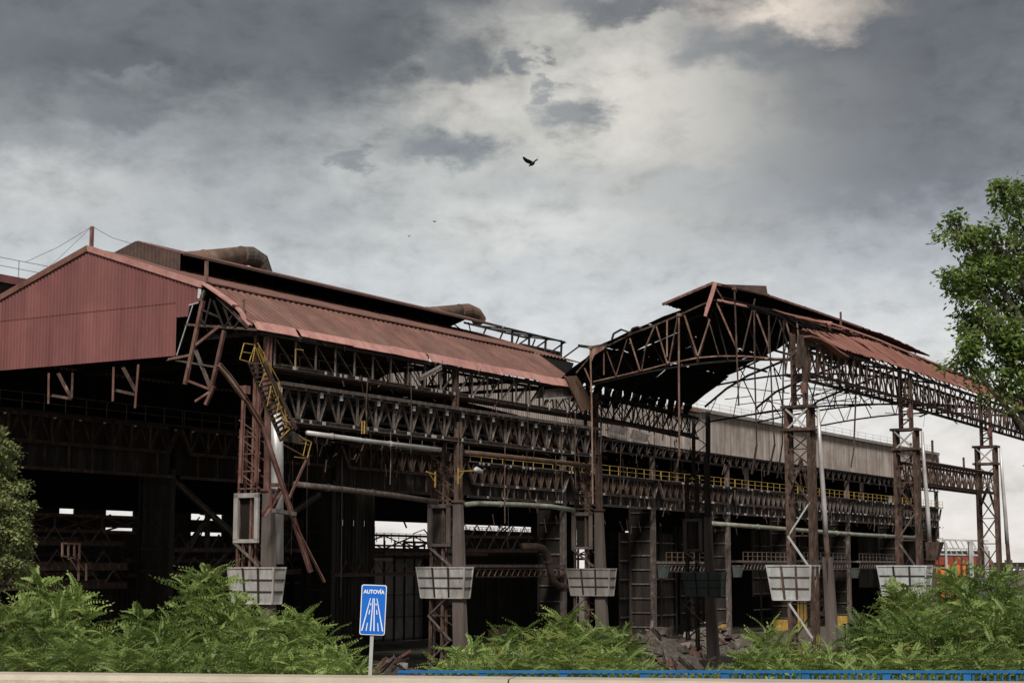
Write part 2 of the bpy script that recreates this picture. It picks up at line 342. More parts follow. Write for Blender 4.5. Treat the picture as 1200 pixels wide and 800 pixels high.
# AUTOVIA road sign
SY = 39.0; c0 = AT(434.5, 714, SY)
fr = Frame('road_sign', 'blue rectangular motorway sign reading AUTOVÍA on a grey post', 'road sign', world=Vector((c0.x - .04, SY, 4.62)))
fr.o.rotation_euler = (0, math.radians(2.2), math.radians(4))
hz = c0.z - 4.62; hw, hh = .285, .56
def rrect(w_, h_, r, n=5):
    pts = []
    for cx, cy, a0 in ((w_ - r, h_ - r, 0), (-w_ + r, h_ - r, 90), (-w_ + r, -h_ + r, 180), (w_ - r, -h_ + r, 270)):
        for k in range(n + 1): a = math.radians(a0 + 90 * k / n); pts.append((cx + r * math.cos(a), cy + r * math.sin(a)))
    return pts
g = MB(); g.poly([(x, .0, z + hz) for x, z in rrect(hw, hh, .05)], (0, 1, 0), .03); g.build('border_plate', 'sign_white', fr)
g = MB(); g.poly([(x, -.006, z + hz) for x, z in rrect(hw - .018, hh - .018, .04)], (0, 1, 0), .003); g.build('sign_face', 'sign_blue', fr)
g = MB(); g.box((-.04, .032, 0), (.04, .09, hz + hh - .1)); g.build('post', 'post_metal', fr)
g = MB(); g.box((-.06, .03, hz - .3), (.06, .035, hz - .26)); g.box((-.06, .03, hz + .26), (.06, .035, hz + .3)); g.build('clamp', 'post_metal', fr)
g = MB()
def stripe(x0, z0, x1, z1, w0, w1):
    g.poly([(x0 - w0, -.009, hz + z0), (x0 + w0, -.009, hz + z0), (x1 + w1, -.009, hz + z1), (x1 - w1, -.009, hz + z1)], (0, 1, 0), .0015)
stripe(-.235, -.47, -.072, .26, .014, .008); stripe(.235, -.47, .072, .26, .014, .008)
stripe(-.04, -.47, -.014, .26, .014, .008); stripe(.04, -.47, .014, .26, .014, .008)
for sx in (-1, 1):
    for (z0, z1) in ((-.47, -.29), (-.10, .0), (.10, .15)):
        f0, f1 = (z0 + .47) / .73, (z1 + .47) / .73
        stripe(sx * (.137 - .094 * f0), z0, sx * (.137 - .094 * f1), z1, .011, .008)
g.build('road_symbol', 'sign_white', fr)
cu = bpy.data.curves.new('lettering', 'FONT'); cu.body = 'AUTOVÍA'; cu.size = .125; cu.align_x = 'CENTER'; cu.align_y = 'CENTER'; cu.extrude = .0015; cu.offset = .004
tmp = bpy.data.objects.new('tmp', cu); COL.objects.link(tmp); bpy.context.view_layer.update()
me = bpy.data.meshes.new_from_object(tmp); bpy.data.objects.remove(tmp); me.materials.clear(); me.materials.append(MAT['sign_white'])
o = bpy.data.objects.new('lettering', me); COL.objects.link(o); o.parent = fr.o; o.rotation_euler = (math.pi / 2, 0, 0); o.location = (0, -.010, hz + .40); o.scale = (.86, .95, 1)
# ================================================================== HALL A: standing steel hall with the red gable
A = Frame('steel_hall', 'standing rusty steel mill hall with red corrugated gable and brown roof', 'industrial building', 71.3, 0, 0)
PE, PB, PR = 0.0, 3.1, 12.1; ZE, ZB, ZR = 21.4, 23.6, 26.5
def roofz(p, z0=0):
    q = p if p <= 12.1 else 24.2 - p
    return (ZE + (ZB - ZE) * q / PB if q < PB else ZB + (ZR - ZB) * (q - PB) / (PR - PB)) + z0
S0, S1 = 71.35, 107.0
nst = Vector((0, -(ZB - ZE), PB)).normalized(); nup = Vector((0, -(ZR - ZB), PR - PB)).normalized()
# roof sheets on the near side, one object each
k = 0; s = S0; fl = None
while s < 113.6:
    wd = 1.05; lift = R.uniform(-.012, .012)
    ln = math.hypot(PB, ZB - ZE)
    g = MB(); e0 = 0
    if s < S0 + 1.0: e0 = .55
    corr(g, (s, PE - .25 + lift, ZE - .18 + lift), (1, 0, 0), Vector((0, PB, ZB - ZE)).normalized(), nst, wd, ln + .3, .525, .075, t=.015, bot=(lambda x, e=R.uniform(0, .10): e))
    (g.build('roof_sheet', 'roof_brown', A) if s < 108 else None)
    g = MB(); corr(g, (s, PB - .02, ZB + .03 + lift), (1, 0, 0), Vector((0, PR - PB, ZR - ZB)).normalized(), nup, wd, math.hypot(PR - PB, ZR - ZB), .525, .075, t=.015)
    g.build('roof_sheet', 'roof_brown', A); s += wd
# far side of the roof and near-black sheets painting the shade under the whole roof
g = MB()
nf = Vector((0, ZR - ZB, PR - PB)).normalized(); nf2 = Vector((0, ZB - ZE, PB)).normalized()
corr(g, (S0, PR, ZR), (1, 0, 0), Vector((0, PR - PB, -(ZR - ZB))).normalized(), nf, S1 - S0, math.hypot(PR - PB, ZR - ZB), .525, .07)
corr(g, (S0, PR * 2 - PB, ZB), (1, 0, 0), Vector((0, PB, -(ZB - ZE))).normalized(), nf2, S1 - S0, math.hypot(PB, ZB - ZE) + .3, .525, .07)
g.build('far_roof_slope', 'roof_brown', A)
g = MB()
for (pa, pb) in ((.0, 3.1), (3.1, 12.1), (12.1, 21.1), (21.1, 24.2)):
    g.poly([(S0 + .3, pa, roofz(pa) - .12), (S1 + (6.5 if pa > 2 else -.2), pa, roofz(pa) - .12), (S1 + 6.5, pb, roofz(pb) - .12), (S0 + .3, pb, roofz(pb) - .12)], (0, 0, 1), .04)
g.build('roof_shade', 'shade_black', A)
# folded seam along the roof break and torn pink eave flashing
g = MB(); g.path([(S0 - .1 + i * 2.0, PB - .05, ZB + .12 + R.uniform(-.02, .02)) for i in range(19)], .22, .06); g.build('ridge_flashing', 'roof_brown', A)
s = S0 + .2
while s < S1 - .5:
    ln = R.uniform(3.2, 5.2); e = min(s + ln, S1)
    g = MB(); b0, b1 = R.uniform(-.05, .03), R.uniform(-.05, .03); drop = R.uniform(.42, .56)
    n = 5; prev = None
    vs = []
    for i in range(n + 1):
        x = s + (e - s) * i / n; zz = ZE - .02 + b0 + (b1 - b0) * i / n + R.uniform(-.015, .015)
        vs += [(x, -.22, zz + .02), (x, -.56 + R.uniform(-.03, .03), zz - drop), (x, -.53, zz - drop - .02), (x, -.19, zz)]
    g.add(vs, [f for i in range(n) for f in [tuple(i * 4 + q for q in (0, 1, 5, 4)), tuple(i * 4 + q for q in (1, 2, 6, 5)), tuple(i * 4 + q for q in (2, 3, 7, 6)), tuple(i * 4 + q for q in (3, 0, 4, 7))]] + [(0, 3, 2, 1), (n * 4, n * 4 + 1, n * 4 + 2, n * 4 + 3)])
    g.build('eave_flashing', 'flashing_pink', A); s = e + R.choice([0, .02, .25])
# dark gutter under the eave
g = MB(); g.box((S0 + .8, -.3, ZE - .75), (S1 + .5, .1, ZE - .52)); g.build('gutter', 'dark_steel', A)
# monitor on the ridge
MZ0, MZ1, MZR = 25.5, 26.45, 27.6; ms0, ms1 = 75.2, 112.5
g = MB()
nm = Vector((0, -(MZR - MZ1), 3.6)).normalized()
corr(g, (ms0, 8.3, MZ1), (1, 0, 0), Vector((0, 3.8, MZR - MZ1)).normalized(), nm, ms1 - ms0, math.hypot(3.8, MZR - MZ1), .5, .06)
corr(g, (ms0, 12.1, MZR), (1, 0, 0), Vector((0, 3.8, -(MZR - MZ1))).normalized(), Vector((0, MZR - MZ1, 3.8)).normalized(), ms1 - ms0, math.hypot(3.8, MZR - MZ1), .5, .06)
g.build('monitor_roof', 'roof_brown', A)
g = MB(); g.poly([(ms0 + .1, 8.35, MZ1 - .08), (ms1, 8.35, MZ1 - .08), (ms1, 12.1, MZR - .08), (ms0 + .1, 12.1, MZR - .08)], (0, 0, 1), .03)
g.poly([(ms0 + .1, 12.1, MZR - .08), (ms1, 12.1, MZR - .08), (ms1, 15.8, MZ1 - .08), (ms0 + .1, 15.8, MZ1 - .08)], (0, 0, 1), .03)
g.box((ms0 + .2, 15.3, 25.2), (ms1 - .2, 15.4, MZ1 - .1)); g.build('monitor_shade', 'shade_black', A)  # black sheets paint the shade inside the monitor opening
g = MB(); corr(g, (ms0, 15.9, 25.0), (0, -1, 0), (0, 0, 1), (-1, 0, 0), 7.4, 2, .3, .04, top=lambda x: (MZR - 25.0 - .02 - abs(x - 3.8) / 3.8 * (MZR - MZ1)), bot=lambda x: 1.45 - abs(x - 3.8) / 3.8 * 1.2)
g.build('monitor_end', 'pipe_brown', A)
g = MB(); g.path([(ms0 + i * 2, 8.2, MZ1 - .02) for i in range(19)] , .12, .14); g.build('monitor_fascia', 'pipe_brown', A)
for i in range(9):
    s = ms0 + 1.2 + i * 3.9
    member('monitor_post', (s, 8.6, 25.3), (s, 8.9, MZ1 - .05), .09, .09, 'shade_black', A)  # post colour follows the painted shade of the opening
    member('monitor_brace', (s, 8.8, 25.3), (s, 11.5, MZR - .3), .1, .1, 'dark_steel', A)
# monitor skeleton past the end of the sheets
for i in range(4):
    s = 113.2 + i * 2.6
    member('monitor_rafter', (s, 8.35, MZ1), (s + .2, 12.1, MZR - .5), .13, .13, 'dark_steel', A)
    member('monitor_post', (s, 8.5, 24.8), (s, 8.4, MZ1), .14, .14, 'dark_steel', A)
    member('monitor_brace', (s, 8.5, 24.9), (s + 3.2, 8.4, MZ1), .1, .1, 'dark_steel', A)
    member('monitor_brace', (s + .3, 12, 24.9), (s + 2.0, 12.1, MZR - .5), .1, .1, 'dark_steel', A)
member('monitor_purlin', (112, 8.35, MZ1 + .02), (121.6, 8.35, MZ1 - .04), .16, .16, 'dark_steel', A)
member('monitor_purlin', (112, 12.1, MZR - .45), (121.8, 12.1, MZR - .55), .16, .16, 'dark_steel', A)
member('monitor_purlin', (112, 8.5, 25.1), (122, 8.5, 25.0), .16, .16, 'dark_steel', A)
# gable: corrugated red sheets in two courses
def gtop(p): return roofz(p) - .02
def gbot(p): return 19.72 - (p - 5) * .02
gi = 0; p = 24.6
while p > 3.45:
    pn = max(p - 1.08, 3.42); wd = p - pn
    jz = 22.79
    lo = (lambda x, p=p: gbot(p - x) + R.uniform(-.015, .015))
    if pn > 4.2:
        right = lambda x, p=p: max(gbot(p - x), 19.75 + max(0, (5.0 - (p - x))) * 2.9)
        g = MB(); corr(g, (S0, p, 0), (0, -1, 0), (0, 0, 1), (-1, 0, 0), wd, 1, .27, .05, top=lambda x: jz + .04, bot=right); g.build('wall_sheet', 'red_paint', A)
        g = MB(); corr(g, (S0 - .03, p, 0), (0, -1, 0), (0, 0, 1), (-1, 0, 0), wd, 1, .27, .05, top=lambda x, p=p: gtop(p - x), bot=lambda x: jz - .05); g.build('wall_sheet', 'red_paint', A)
    else:
        g = MB(); corr(g, (S0 - .03, p, 0), (0, -1, 0), (0, 0, 1), (-1, 0, 0), wd, 1, .27, .05, top=lambda x, p=p: gtop(p - x), bot=lambda x, p=p: 22.5 + max(0, 3.9 - (p - x)) * .4 + (-.6 if (p - x) > 4.15 else 0)); g.build('wall_sheet', 'red_paint', A)
    p = pn
# rake trims
g = MB(); g.bar((S0 - .1, 3.2, ZB - .02), (S0 - .1, 12.1, ZR + .02), .16, .34); g.build('rake_trim', 'flashing_pink', A)
g = MB(); g.bar((S0 - .1, 12.1, ZR + .02), (S0 - .1, 21.1, ZB - .02), .16, .34); g.bar((S0 - .1, 21.1, ZB), (S0 - .1, 24.4, ZE), .16, .34); g.build('rake_trim', 'roof_brown', A)
g = MB(); g.bar((S0 - .06, 5.0, 19.75), (S0 - .06, 3.9, 22.5), .05, .06); g.bar((S0 - .06, 4.2, 22.52), (S0 - .06, 3.5, 22.62), .05, .07); g.build('torn_edge', 'white_gusset', A)
# peeled corner flashing
g = MB(); pts = [FS(u, v, S0 - .3) for u, v in ((237, 331), (245, 336), (258, 345), (268, 352), (276, 358))]
g.path(pts, .55, .10); g.build('peeled_flashing', 'flashing_pink', A)
g = MB(); pts = [FS(u, v, S0 - .1) for u, v in ((276, 358), (283, 366), (287, 376), (294, 381))]; g.path(pts, .3, .1); g.build('peeled_flashing', 'flashing_pink', A)
# rafters, purlins and ties under the roof
for s in (73, 82.5, 92, 101.5, 106.6):
    g = MB(); P_ = [(s, p_, roofz(p_) - .35) for p_ in (0, 3.1, 12.1, 21.1, 24)]; g.path(P_, .2, .3, 'I')
    g.bar((s, 0, 20.9), (s, 24, 20.9), .2, .25, 'I'); t_ = g.build('roof_truss', 'dark_steel', A)
    for i in range(12):
        p0, p1 = i * 2.0, (i + 1) * 2.0
        member('diagonal', (s, p0, 20.9), (s, p1, roofz(p1) - .4), .12, .12, 'dark_steel', A, t_)
        member('diagonal', (s, p1, roofz(p1) - .4), (s, p1, 20.9), .1, .1, 'dark_steel', A, t_)
for p_ in (1.5, 3.1, 6, 9, 12, 15, 18, 21):
    member('purlin', (S0 + .2, p_, roofz(p_) - .25), (S1 - .1, p_, roofz(p_) - .25), .12, .2, 'dark_steel', A, prof='I')
# ---- columns of row p = 0
def column_A(fr, s, hue='rust_steel', upper=True, tilt=0, ztop=17.0, white=.0, foot=0.0, full=True):
    r = hue
    g = MB()
    # near pier: widening grey shaft below, riveted box above
    g.hexa([(s - .24, -1.2, 0), (s + .24, -1.2, 0), (s + .24, -.2, 0), (s - .24, -.2, 0)], [(s - .2, -.85, 6.1), (s + .2, -.85, 6.1), (s + .2, -.05, 6.1), (s - .2, -.05, 6.1)])
    g.hexa([(s - .2, -.8, 8.1), (s + .2, -.8, 8.1), (s + .2, -.05, 8.1), (s - .2, -.05, 8.1)], [(s - .17, -.62, 12.2), (s + .17, -.62, 12.2), (s + .17, -.05, 12.2), (s - .17, -.05, 12.2)])
    g.box((s - .19, -.83, 6.1), (s + .19, -.06, 8.1))
    col = g.build('column', 'pier_concrete', fr)
    def sub(name, mb, mat): return mb.build(name, mat, fr, col)
    g = MB(); g.bar((s, -.35, 12.2), (s, -.32, ztop), .36, .46, 'I'); g.box((s - .28, -.7, 12.15), (s + .28, 0, 12.28)); sub('upper_shaft', g, r)
    for pp in (.75, 1.65):
        g = MB(); g.bar((s - .2, pp, 0), (s - .2, pp - .15, 16.0 if pp < 1 else 15.6), .14, .16, 'I'); g.bar((s + .25, pp, 0), (s + .25, pp - .15, 15.6), .12, .14, 'I'); sub('leg', g, r if s > 74 else 'rust_red')
    zs = [0.5, 2.2, 4.0, 6.0, 8.1, 9.3]
    z = .6
    while z < 6:
        member('brace', (s - .3, .0, z), (s - .3, 1.7, z + 1.5), .14, .14, 'grey_steel', fr, col); member('brace', (s - .3, 1.7, z + 1.5), (s - .3, 0, z + 2.9), .14, .14, 'grey_steel', fr, col)
        member('strut', (s - .3, 1.7, z + 1.5), (s - .3, 0, z + 1.5), .09, .09, r, fr, col); z += 2.9
    member('brace', (s - .3, -.05, 8.1), (s - .3, 1.75, 9.4), .16, .16, 'grey_steel', fr, col)
    # pale portal frame with a dark window
    g = MB()
    for (pa, pb, za, zb) in ((.05, .3, 9.5, 12.0), (1.45, 1.75, 9.5, 12.0), (.05, 1.75, 11.8, 12.05), (.05, 1.75, 9.35, 9.55)):
        g.box((s - .42, pa, za), (s - .25, pb, zb))
    sub('portal_frame', g, 'pier_concrete' if s > 74 else 'pale_concrete')
    g = MB(); g.box((s - .1, .28, 9.6), (s + .1, 1.48, 11.8)); sub('infill', g, 'dark_cladding')
    z = 12.3
    while z < 15.3:
        member('strut', (s - .28, .0, z), (s - .28, 1.6, z), .08, .08, r, fr, col)
        member('brace', (s - .28, .0, z), (s - .28, 1.6, z + .95), .07, .07, r, fr, col); z += .95
    if full:
        z = .5
        while z < 15:
            member('back_brace', (s + .3, .1, z), (s + .3, 1.7, z + .9), .07, .07, r, fr, col); z += .95
    if upper:
        g = MB()
        g.bar((s, -.1, ztop - .05), (s, -.1, ZE - .6), .34, .34, 'I'); g.bar((s + .1, .8, 16), (s + .1, .8, ZE - .6), .2, .2, 'I'); sub('upper_shaft', g, r)
    return col
def guard(s, pa, pb, mat, label, dz=0, row='', small=False, sd=.5, ribmat='dark_steel'):
    z1, z0 = 8.0 + dz, 6.1 + dz; t = .28
    fr = Frame('column_guard', label, 'metal guard box', s, (pa + pb) / 2, z0, group='boxes clamped round the columns')
    lo = [(s - sd * .75, pa + t * .6, z0), (s + sd * .75, pa + t * .6, z0), (s + sd * .75, pb - t, z0), (s - sd * .75, pb - t, z0)]
    hi = [(s - sd, pa, z1), (s + sd, pa, z1), (s + sd, pb, z1), (s - sd, pb, z1)]
    def L(c0, c1, f, gz):     # point on the tapering side: corner c0->c1 fraction f, height gz
        a = Vector(lo[c0]).lerp(Vector(lo[c1]), f); b = Vector(hi[c0]).lerp(Vector(hi[c1]), f); return a.lerp(b, gz)
    for (c0, c1, nn) in ((3, 0, 3), (0, 1, 1), (1, 2, 3)):
        nrm = (L(c0, c1, 1, 0) - L(c0, c1, 0, 0)).cross(L(c0, c1, 0, 1) - L(c0, c1, 0, 0)).normalized()
        for i in range(nn):
            for j in range(3):
                e = .012
                q = [L(c0, c1, (i + e) / nn, (j + e) / 3), L(c0, c1, (i + 1 - e) / nn, (j + e) / 3), L(c0, c1, (i + 1 - e) / nn, (j + 1 - e) / 3), L(c0, c1, (i + e) / nn, (j + 1 - e) / 3)]
                g = MB(); g.poly(q, -nrm, .04 + R.uniform(0, .015)); g.build('panel', mat, fr)
        for i in range(nn + 1):
            g = MB(); g.bar(L(c0, c1, i / nn, 0) + nrm * .02, L(c0, c1, i / nn, 1) + nrm * .02, .12 if 0 < i < nn else .07, .07); g.build('rib', ribmat if 0 < i < nn else mat, fr)
        for j in (1, 2):
            g = MB(); g.bar(L(c0, c1, 0, j / 3) + nrm * .03, L(c0, c1, 1, j / 3) + nrm * .03, .05, .06); g.build('rail', ribmat, fr)
        g = MB(); g.bar(L(c0, c1, -.02, 1), L(c0, c1, 1.02, 1), .08, .1); g.build('rim', mat, fr)
        g = MB(); g.bar(L(c0, c1, 0, 0), L(c0, c1, 1, 0), .1, .1); g.build('rim', mat, fr)
column_A(A, 73, 'rust_red')
for s_ in (92, 111, 130): column_A(A, s_, 'rust_steel' if s_ != 130 else 'dark_steel', upper=s_ < 120, ztop=17.3 if s_ > 80 else 17)
member('upper_shaft', (130, -.45, 17), (130, -.5, 20.9), .3, .3, 'dark_steel', A, prof='I'); member('upper_shaft', (130, .9, 15.5), (130, .8, 20.7), .24, .24, 'dark_steel', A, prof='I')
for i in range(6): member('brace', (129.8, -.4 if i % 2 else .8, 15.6 + i * .85), (129.8, .8 if i % 2 else -.4, 16.45 + i * .85), .08, .08, 'dark_steel', A)
# column 1 extra: big pale shaft behind the fallen beam and red cap
g = MB(); g.tube([(73.6, -.5, 8.2), (73.5, -.45, 14.0), (73.4, -.4, 16.4)], .38, 10); g.build('pale_shaft', 'galvanised', A, smooth=True)
g = MB()
for pp in (.2, 1.3): g.bar((72.6, pp, 12.6), (72.6, pp - .1, 17.6), .17, .17, 'I')
g.box((72.4, .9, 17.5), (72.8, 1.4, 17.95)); g.build('red_leg', 'rust_red', A)
guard(73, -1.2, 2.0, 'pale_concrete', 'pale stained guard box round the red column behind the leafy bushes')
guard(92, -1.15, 2.5, 'pale_concrete', 'pale ribbed guard box round the second column, right of the blue sign', .02)
guard(111, -1.45, 2.1, 'concrete', 'grey ribbed guard box where the fat brown pipe ends', -.08)
guard(130, -1.7, 1.8, 'green_paint', 'dark green ribbed guard box on the column above the scrap heap', -.38, ribmat='dark_steel')
# ---- lattice girders
def lattice(fr, name, s0, s1, p, zb, zt, period, mat, cw=.3, dw=.12, gus=None, stuff=False, lab=None, verticals=True, diag='V', jitter=.0, parent=None, sagf=None, cmat=None, dmat=None):
    g = MB(); n = max(1, round((s1 - s0) / period)); pr = (s1 - s0) / n
    sf = sagf or (lambda s: 0)
    for z_ in (zb, zt):
        k = 6 if sagf else 1
        g.path([(s0 + (s1 - s0) * i / k, p, z_ + sf(s0 + (s1 - s0) * i / k)) for i in range(k + 1)], cw, cw, 'I')
    t_ = g.build(name, cmat or mat, fr, parent)
    if lab: t_['label'] = lab
    if parent is None: par = t_
    else: par = parent
    dd = MB()
    def put(nm, a, b, w_):
        a, b = jit(a, jitter), jit(b, jitter)
        if stuff: dd.bar(a, b, w_, w_, 'L')
        else: member(nm, a, b, w_, w_, dmat or mat, fr, par)
    for i in range(n):
        a = s0 + i * pr; m_ = a + pr / 2; b = a + pr
        if diag == 'V': put('diagonal', (a, p, zb + sf(a)), (m_, p, zt + sf(m_)), dw); put('diagonal', (m_, p, zt + sf(m_)), (b, p, zb + sf(b)), dw)
        elif diag == 'N':
            if i < n / 2: put('diagonal', (a, p, zt + sf(a)), (b, p, zb + sf(b)), dw)
            else: put('diagonal', (a, p, zb + sf(a)), (b, p, zt + sf(b)), dw)
        elif diag == 'X': put('diagonal', (a, p, zb + sf(a)), (b, p, zt + sf(b)), dw); put('diagonal', (a, p, zt + sf(a)), (b, p, zb + sf(b)), dw)
        if verticals: put('upright', (a, p, zb + sf(a)), (a, p, zt + sf(a)), dw)
    if stuff and dd.v:
        o = dd.build('lacing', dmat or mat, fr, par); o['kind'] = 'stuff'
    if gus:
        g = MB()
        for i in range(n + 1):
            if R.random() < .75:
                a = s0 + i * pr; g.box((a - .13, p - .24, zt + sf(a) - .42), (a + .13, p - .17, zt + sf(a) - .12))
        o = g.build('gusset_plates', gus, fr, par); o['kind'] = 'stuff'
    return t_
# crane girder between columns 1..3 (front and back faces, top plate)
lattice(A, 'crane_girder', 73.6, 110.8, -.35, 16.15, 18.0, 1.9, 'grey_steel', .26, .12, gus='white_gusset')
lattice(A, 'crane_girder', 73.6, 110.8, 1.0, 16.15, 18.0, 1.9, 'rust_steel', .22, .09)
for i in range(12):
    s = 73.8 + i * 3.1; g = MB(); g.box((s, -.6, 18.17), (s + 3.07, 1.2, 18.22)); g.build('walkway_plate', 'grey_steel', A)
for i in range(20):
    s = 74 + i * 1.9; member('cross_member', (s, -.35, 16.2), (s, 1.0, 17.9), .1, .1, 'rust_red' if i % 3 == 0 else 'rust_steel', A)
g = MB(); g.box((73.6, -.75, 18.0), (110.8, -.55, 18.2)); g.build('girder_flange', 'grey_steel', A)
# walkway truss under the eave
sgf = lambda s: 0 if s < 107 else -.0009 * (s - 107) ** 2
lattice(A, 'eave_truss', 73.6, 107, -.1, 19.1, 20.75, 1.9, 'grey_steel', .2, .085, diag='N')
lattice(A, 'eave_truss', 73.6, 107, 1.3, 19.1, 20.75, 1.9, 'dark_steel', .16, .08, diag='N')
lattice(A, 'eave_truss', 107, 129, -.1, 19.05, 20.7, 1.7, 'dark_steel', .2, .08, diag='X', jitter=.15, sagf=sgf, lab='bent blackened stretch of the eave truss past the roof end')
lattice(A, 'eave_truss', 107, 128.5, 1.4, 19.2, 20.9, 1.9, 'dark_steel', .16, .08, diag='N', jitter=.25, sagf=sgf)
for i in range(18):
    s = 73.8 + i * 3.05; g = MB(); g.box((s, -.1, 18.92), (s + 3.0, 1.25, 18.98)); g.build('walkway_plate', 'pipe_brown', A)
def railing(fr, name, s0, s1, p, z, mat, h=1.05, step=1.8, r=.045, jit_=0, mids=1):
    g = MB(); n = max(1, round((s1 - s0) / step))
    for k in range(1, mids + 2): g.path([(s0 + (s1 - s0) * i / n, p + R.uniform(-jit_, jit_), z + h * k / (mids + 1)) for i in range(n + 1)], r, r)
    t_ = g.build(name, mat, fr)
    for i in range(n + 1): member('rail_post', (s0 + (s1 - s0) * i / n, p, z), (s0 + (s1 - s0) * i / n, p, z + h), r * 1.25, r * 1.25, mat, fr, t_, 'box')
railing(A, 'yellow_handrail', 75.4, 84.5, 1.0, 18.98, 'rust_steel', step=1.9)
g = MB(); g.path([(75, .55, 19.35), (82, .6, 19.3), (90, .5, 19.34), (106, .6, 19.3)], .05); g.build('yellow_rail', 'yellow_paint', A)
g = MB(); g.path([(75.2, -.3, 19.0), (75.2, -.3, 20.2), (75.9, -.3, 20.2)], .045); g.build('yellow_rail', 'yellow_paint', A)
g = MB(); g.path([(75.6, -.3, 20.9), (77, -.2, 20.9), (82, -.2, 20.95)], .2); g.build('pale_bracket', 'grey_steel', A)
# hangers below the gable
H1 = [((58, 437), (57.5, 473)), ((86, 437), (85, 466)), ((68, 437), (84, 467)), ((60, 463), (84, 467)),
      ((134, 430), (133, 470)), ((163, 427), (159, 478)), ((144, 430), (159, 458)), ((135, 457), (158, 462)), ((112, 437), (112, 437.5))]
for i, (a, b) in enumerate(H1[:8]):
    member('hanger', FS(*a, S0 + .2), FS(*b, S0 + .2), .15, .15, 'rust_red' if i in (0, 4, 5) else 'rust_steel', A)
# torn end truss hanging off the near corner
T = Frame('torn_end_truss', 'twisted rusty truss hanging off the torn corner beside the red gable', 'broken truss', 71, -1, 12)
for (a, b, w_, m_) in [((238, 352), (217, 450), .28, 'rust_red'), ((263, 387), (247, 458), .26, 'rust_red'), ((258, 382), (230, 404), .2, 'rust_red'), ((229, 410), (247, 455), .22, 'grey_steel'),
                       ((218, 445), (246, 456), .16, 'rust_red'), ((246, 459), (229, 470), .16, 'rust_orange'), ((251, 452), (241, 474), .24, 'rust_red'), ((206, 422), (253, 430), .14, 'grey_steel'),
                       ((196, 421), (222, 416), .22, 'rust_orange'), ((217, 380), (300, 386), .2, 'rust_steel'), ((255, 348), (290, 383), .2, 'rust_steel'), ((240, 340), (236, 352), .2, 'grey_steel'),
                       ((262, 358), (270, 382), .12, 'dark_steel'), ((250, 352), (262, 384), .12, 'dark_steel'), ((237, 363), (258, 372), .14, 'dark_steel'), ((234, 372), (241, 381), .12, 'dark_steel'),
                       ((272, 370), (262, 385), .1, 'dark_steel'), ((280, 376), (273, 386), .1, 'dark_steel'), ((247, 350), (240, 380), .1, 'dark_steel')]:
    member('truss_bar', FS(*a, 71.0), FS(*b, 71.0), w_ * .72, w_ * .72, m_, T)
g = MB(); g.poly([FS(u, v, 70.9) for u, v in ((233, 338), (236, 339), (236, 344), (234, 350), (232, 349))], (-1, 0, 0), .05); g.build('torn_scrap', 'white_gusset', T)
# long fallen beams leaning through the first column
T = Frame('fallen_beam', 'long bent rusty beam with peeling pale skin slanting across the red column', 'steel beam', 72, -3, 4)
pts = [FP(256, 427, -2.0), FP(268, 441, -2.2), FP(287, 467, -2.5)]; g = MB(); g.path(pts, .24, .24, 'I'); g.build('peeling_length', 'duct_rust', T)
pts = [FP(287, 466, -2.5), FP(308, 500, -2.7), FP(324, 548, -3), FP(340, 596, -3.2), FP(364, 670, -3.5)]; g = MB(); g.path(pts, .19, .22, 'I'); g.build('rusty_length', 'rust_red', T)
T = Frame('fallen_beam', 'thin red rusty beam leaning below the broken yellow stair', 'steel beam', 75, -3, 4)
pts = [FP(359, 536, -3), FP(347, 563, -3.1), FP(338, 583, -3.2)]; g = MB(); g.path(pts, .16, .16, 'L'); g.build('upper_length', 'rust_red', T)
pts = [FP(357, 634, -3.4), FP(381, 681, -3.6)]; g = MB(); g.path(pts, .17, .17, 'L'); g.build('lower_length', 'rust_red', T)
pts = [FP(321, 598, -3.2), FP(345, 602, -3.2)]; g = MB(); g.path(pts, .3, .2); g.build('cross_piece', 'grey_steel', T)
pts = [FP(340, 600, -3.3), FP(357, 634, -3.4)]; g = MB(); g.path(pts, .18, .18, 'L'); g.build('middle_length', 'rust_red', T)
T = Frame('bent_bracket', 'red angle bracket bent outward on the first column below the stair', 'bracket', 74, -1.5, 10)
for (a, b) in (((309, 604), (330, 573)), ((318, 568), (331, 568)), ((320, 594), (329, 572)), ((318, 574), (318, 596))): member('bracket_arm', FP(*a, -1.4), FP(*b, -1.4), .22, .22, 'rust_red', T)
# broken yellow stair
T = Frame('broken_stair', 'broken steel stair with yellow handrails hanging beside the first column', 'stair', 72, -2.6, 12)
P0, P1 = -2.0, -3.1
sa0, sa1 = FP(292, 424, P0), FP(330, 516, P0); sb0, sb1 = FP(309, 424, P1), FP(347, 503, P1)
for (a, b) in ((sa0, sa1), (sb0, sb1)): member('stringer', a, b, .07, .26, 'rust_steel', T, prof='box')
n = 17
for i in range(n):
    f = (i + .5) / n; a, b = sa0.lerp(sa1, f), sb0.lerp(sb1, f); g = MB(); d = Vector((.13, 0, 0)); g.hexa([a - d, a + d, b + d, b - d], [q + Vector((0, 0, .05)) for q in (a - d, a + d, b + d, b - d)]); g.build('tread', 'grey_steel', T)
def yrail(pts, r=.055):
    r *= .72
    for a, b in zip(pts, pts[1:]): member('handrail', a, b, r, r, 'yellow_paint', T, prof='box')
def Y(u, v, p=P1): return FP(u, v, p)
yrail([Y(286, 402, P0), Y(299, 404, P0), Y(292, 424, P0), Y(281, 421, P0), Y(286, 402, P0)]); yrail([Y(283, 412, P0), Y(296, 414, P0)])
yrail([Y(298, 404, P0), Y(335, 500, P0), Y(330, 512, P0)], .06); yrail([Y(292, 424, P0), Y(330, 514, P0)], .06)
yrail([Y(302, 402), Y(327, 447), Y(337, 497)], .06); yrail([Y(302, 408), Y(320, 452), Y(336, 498)], .05)
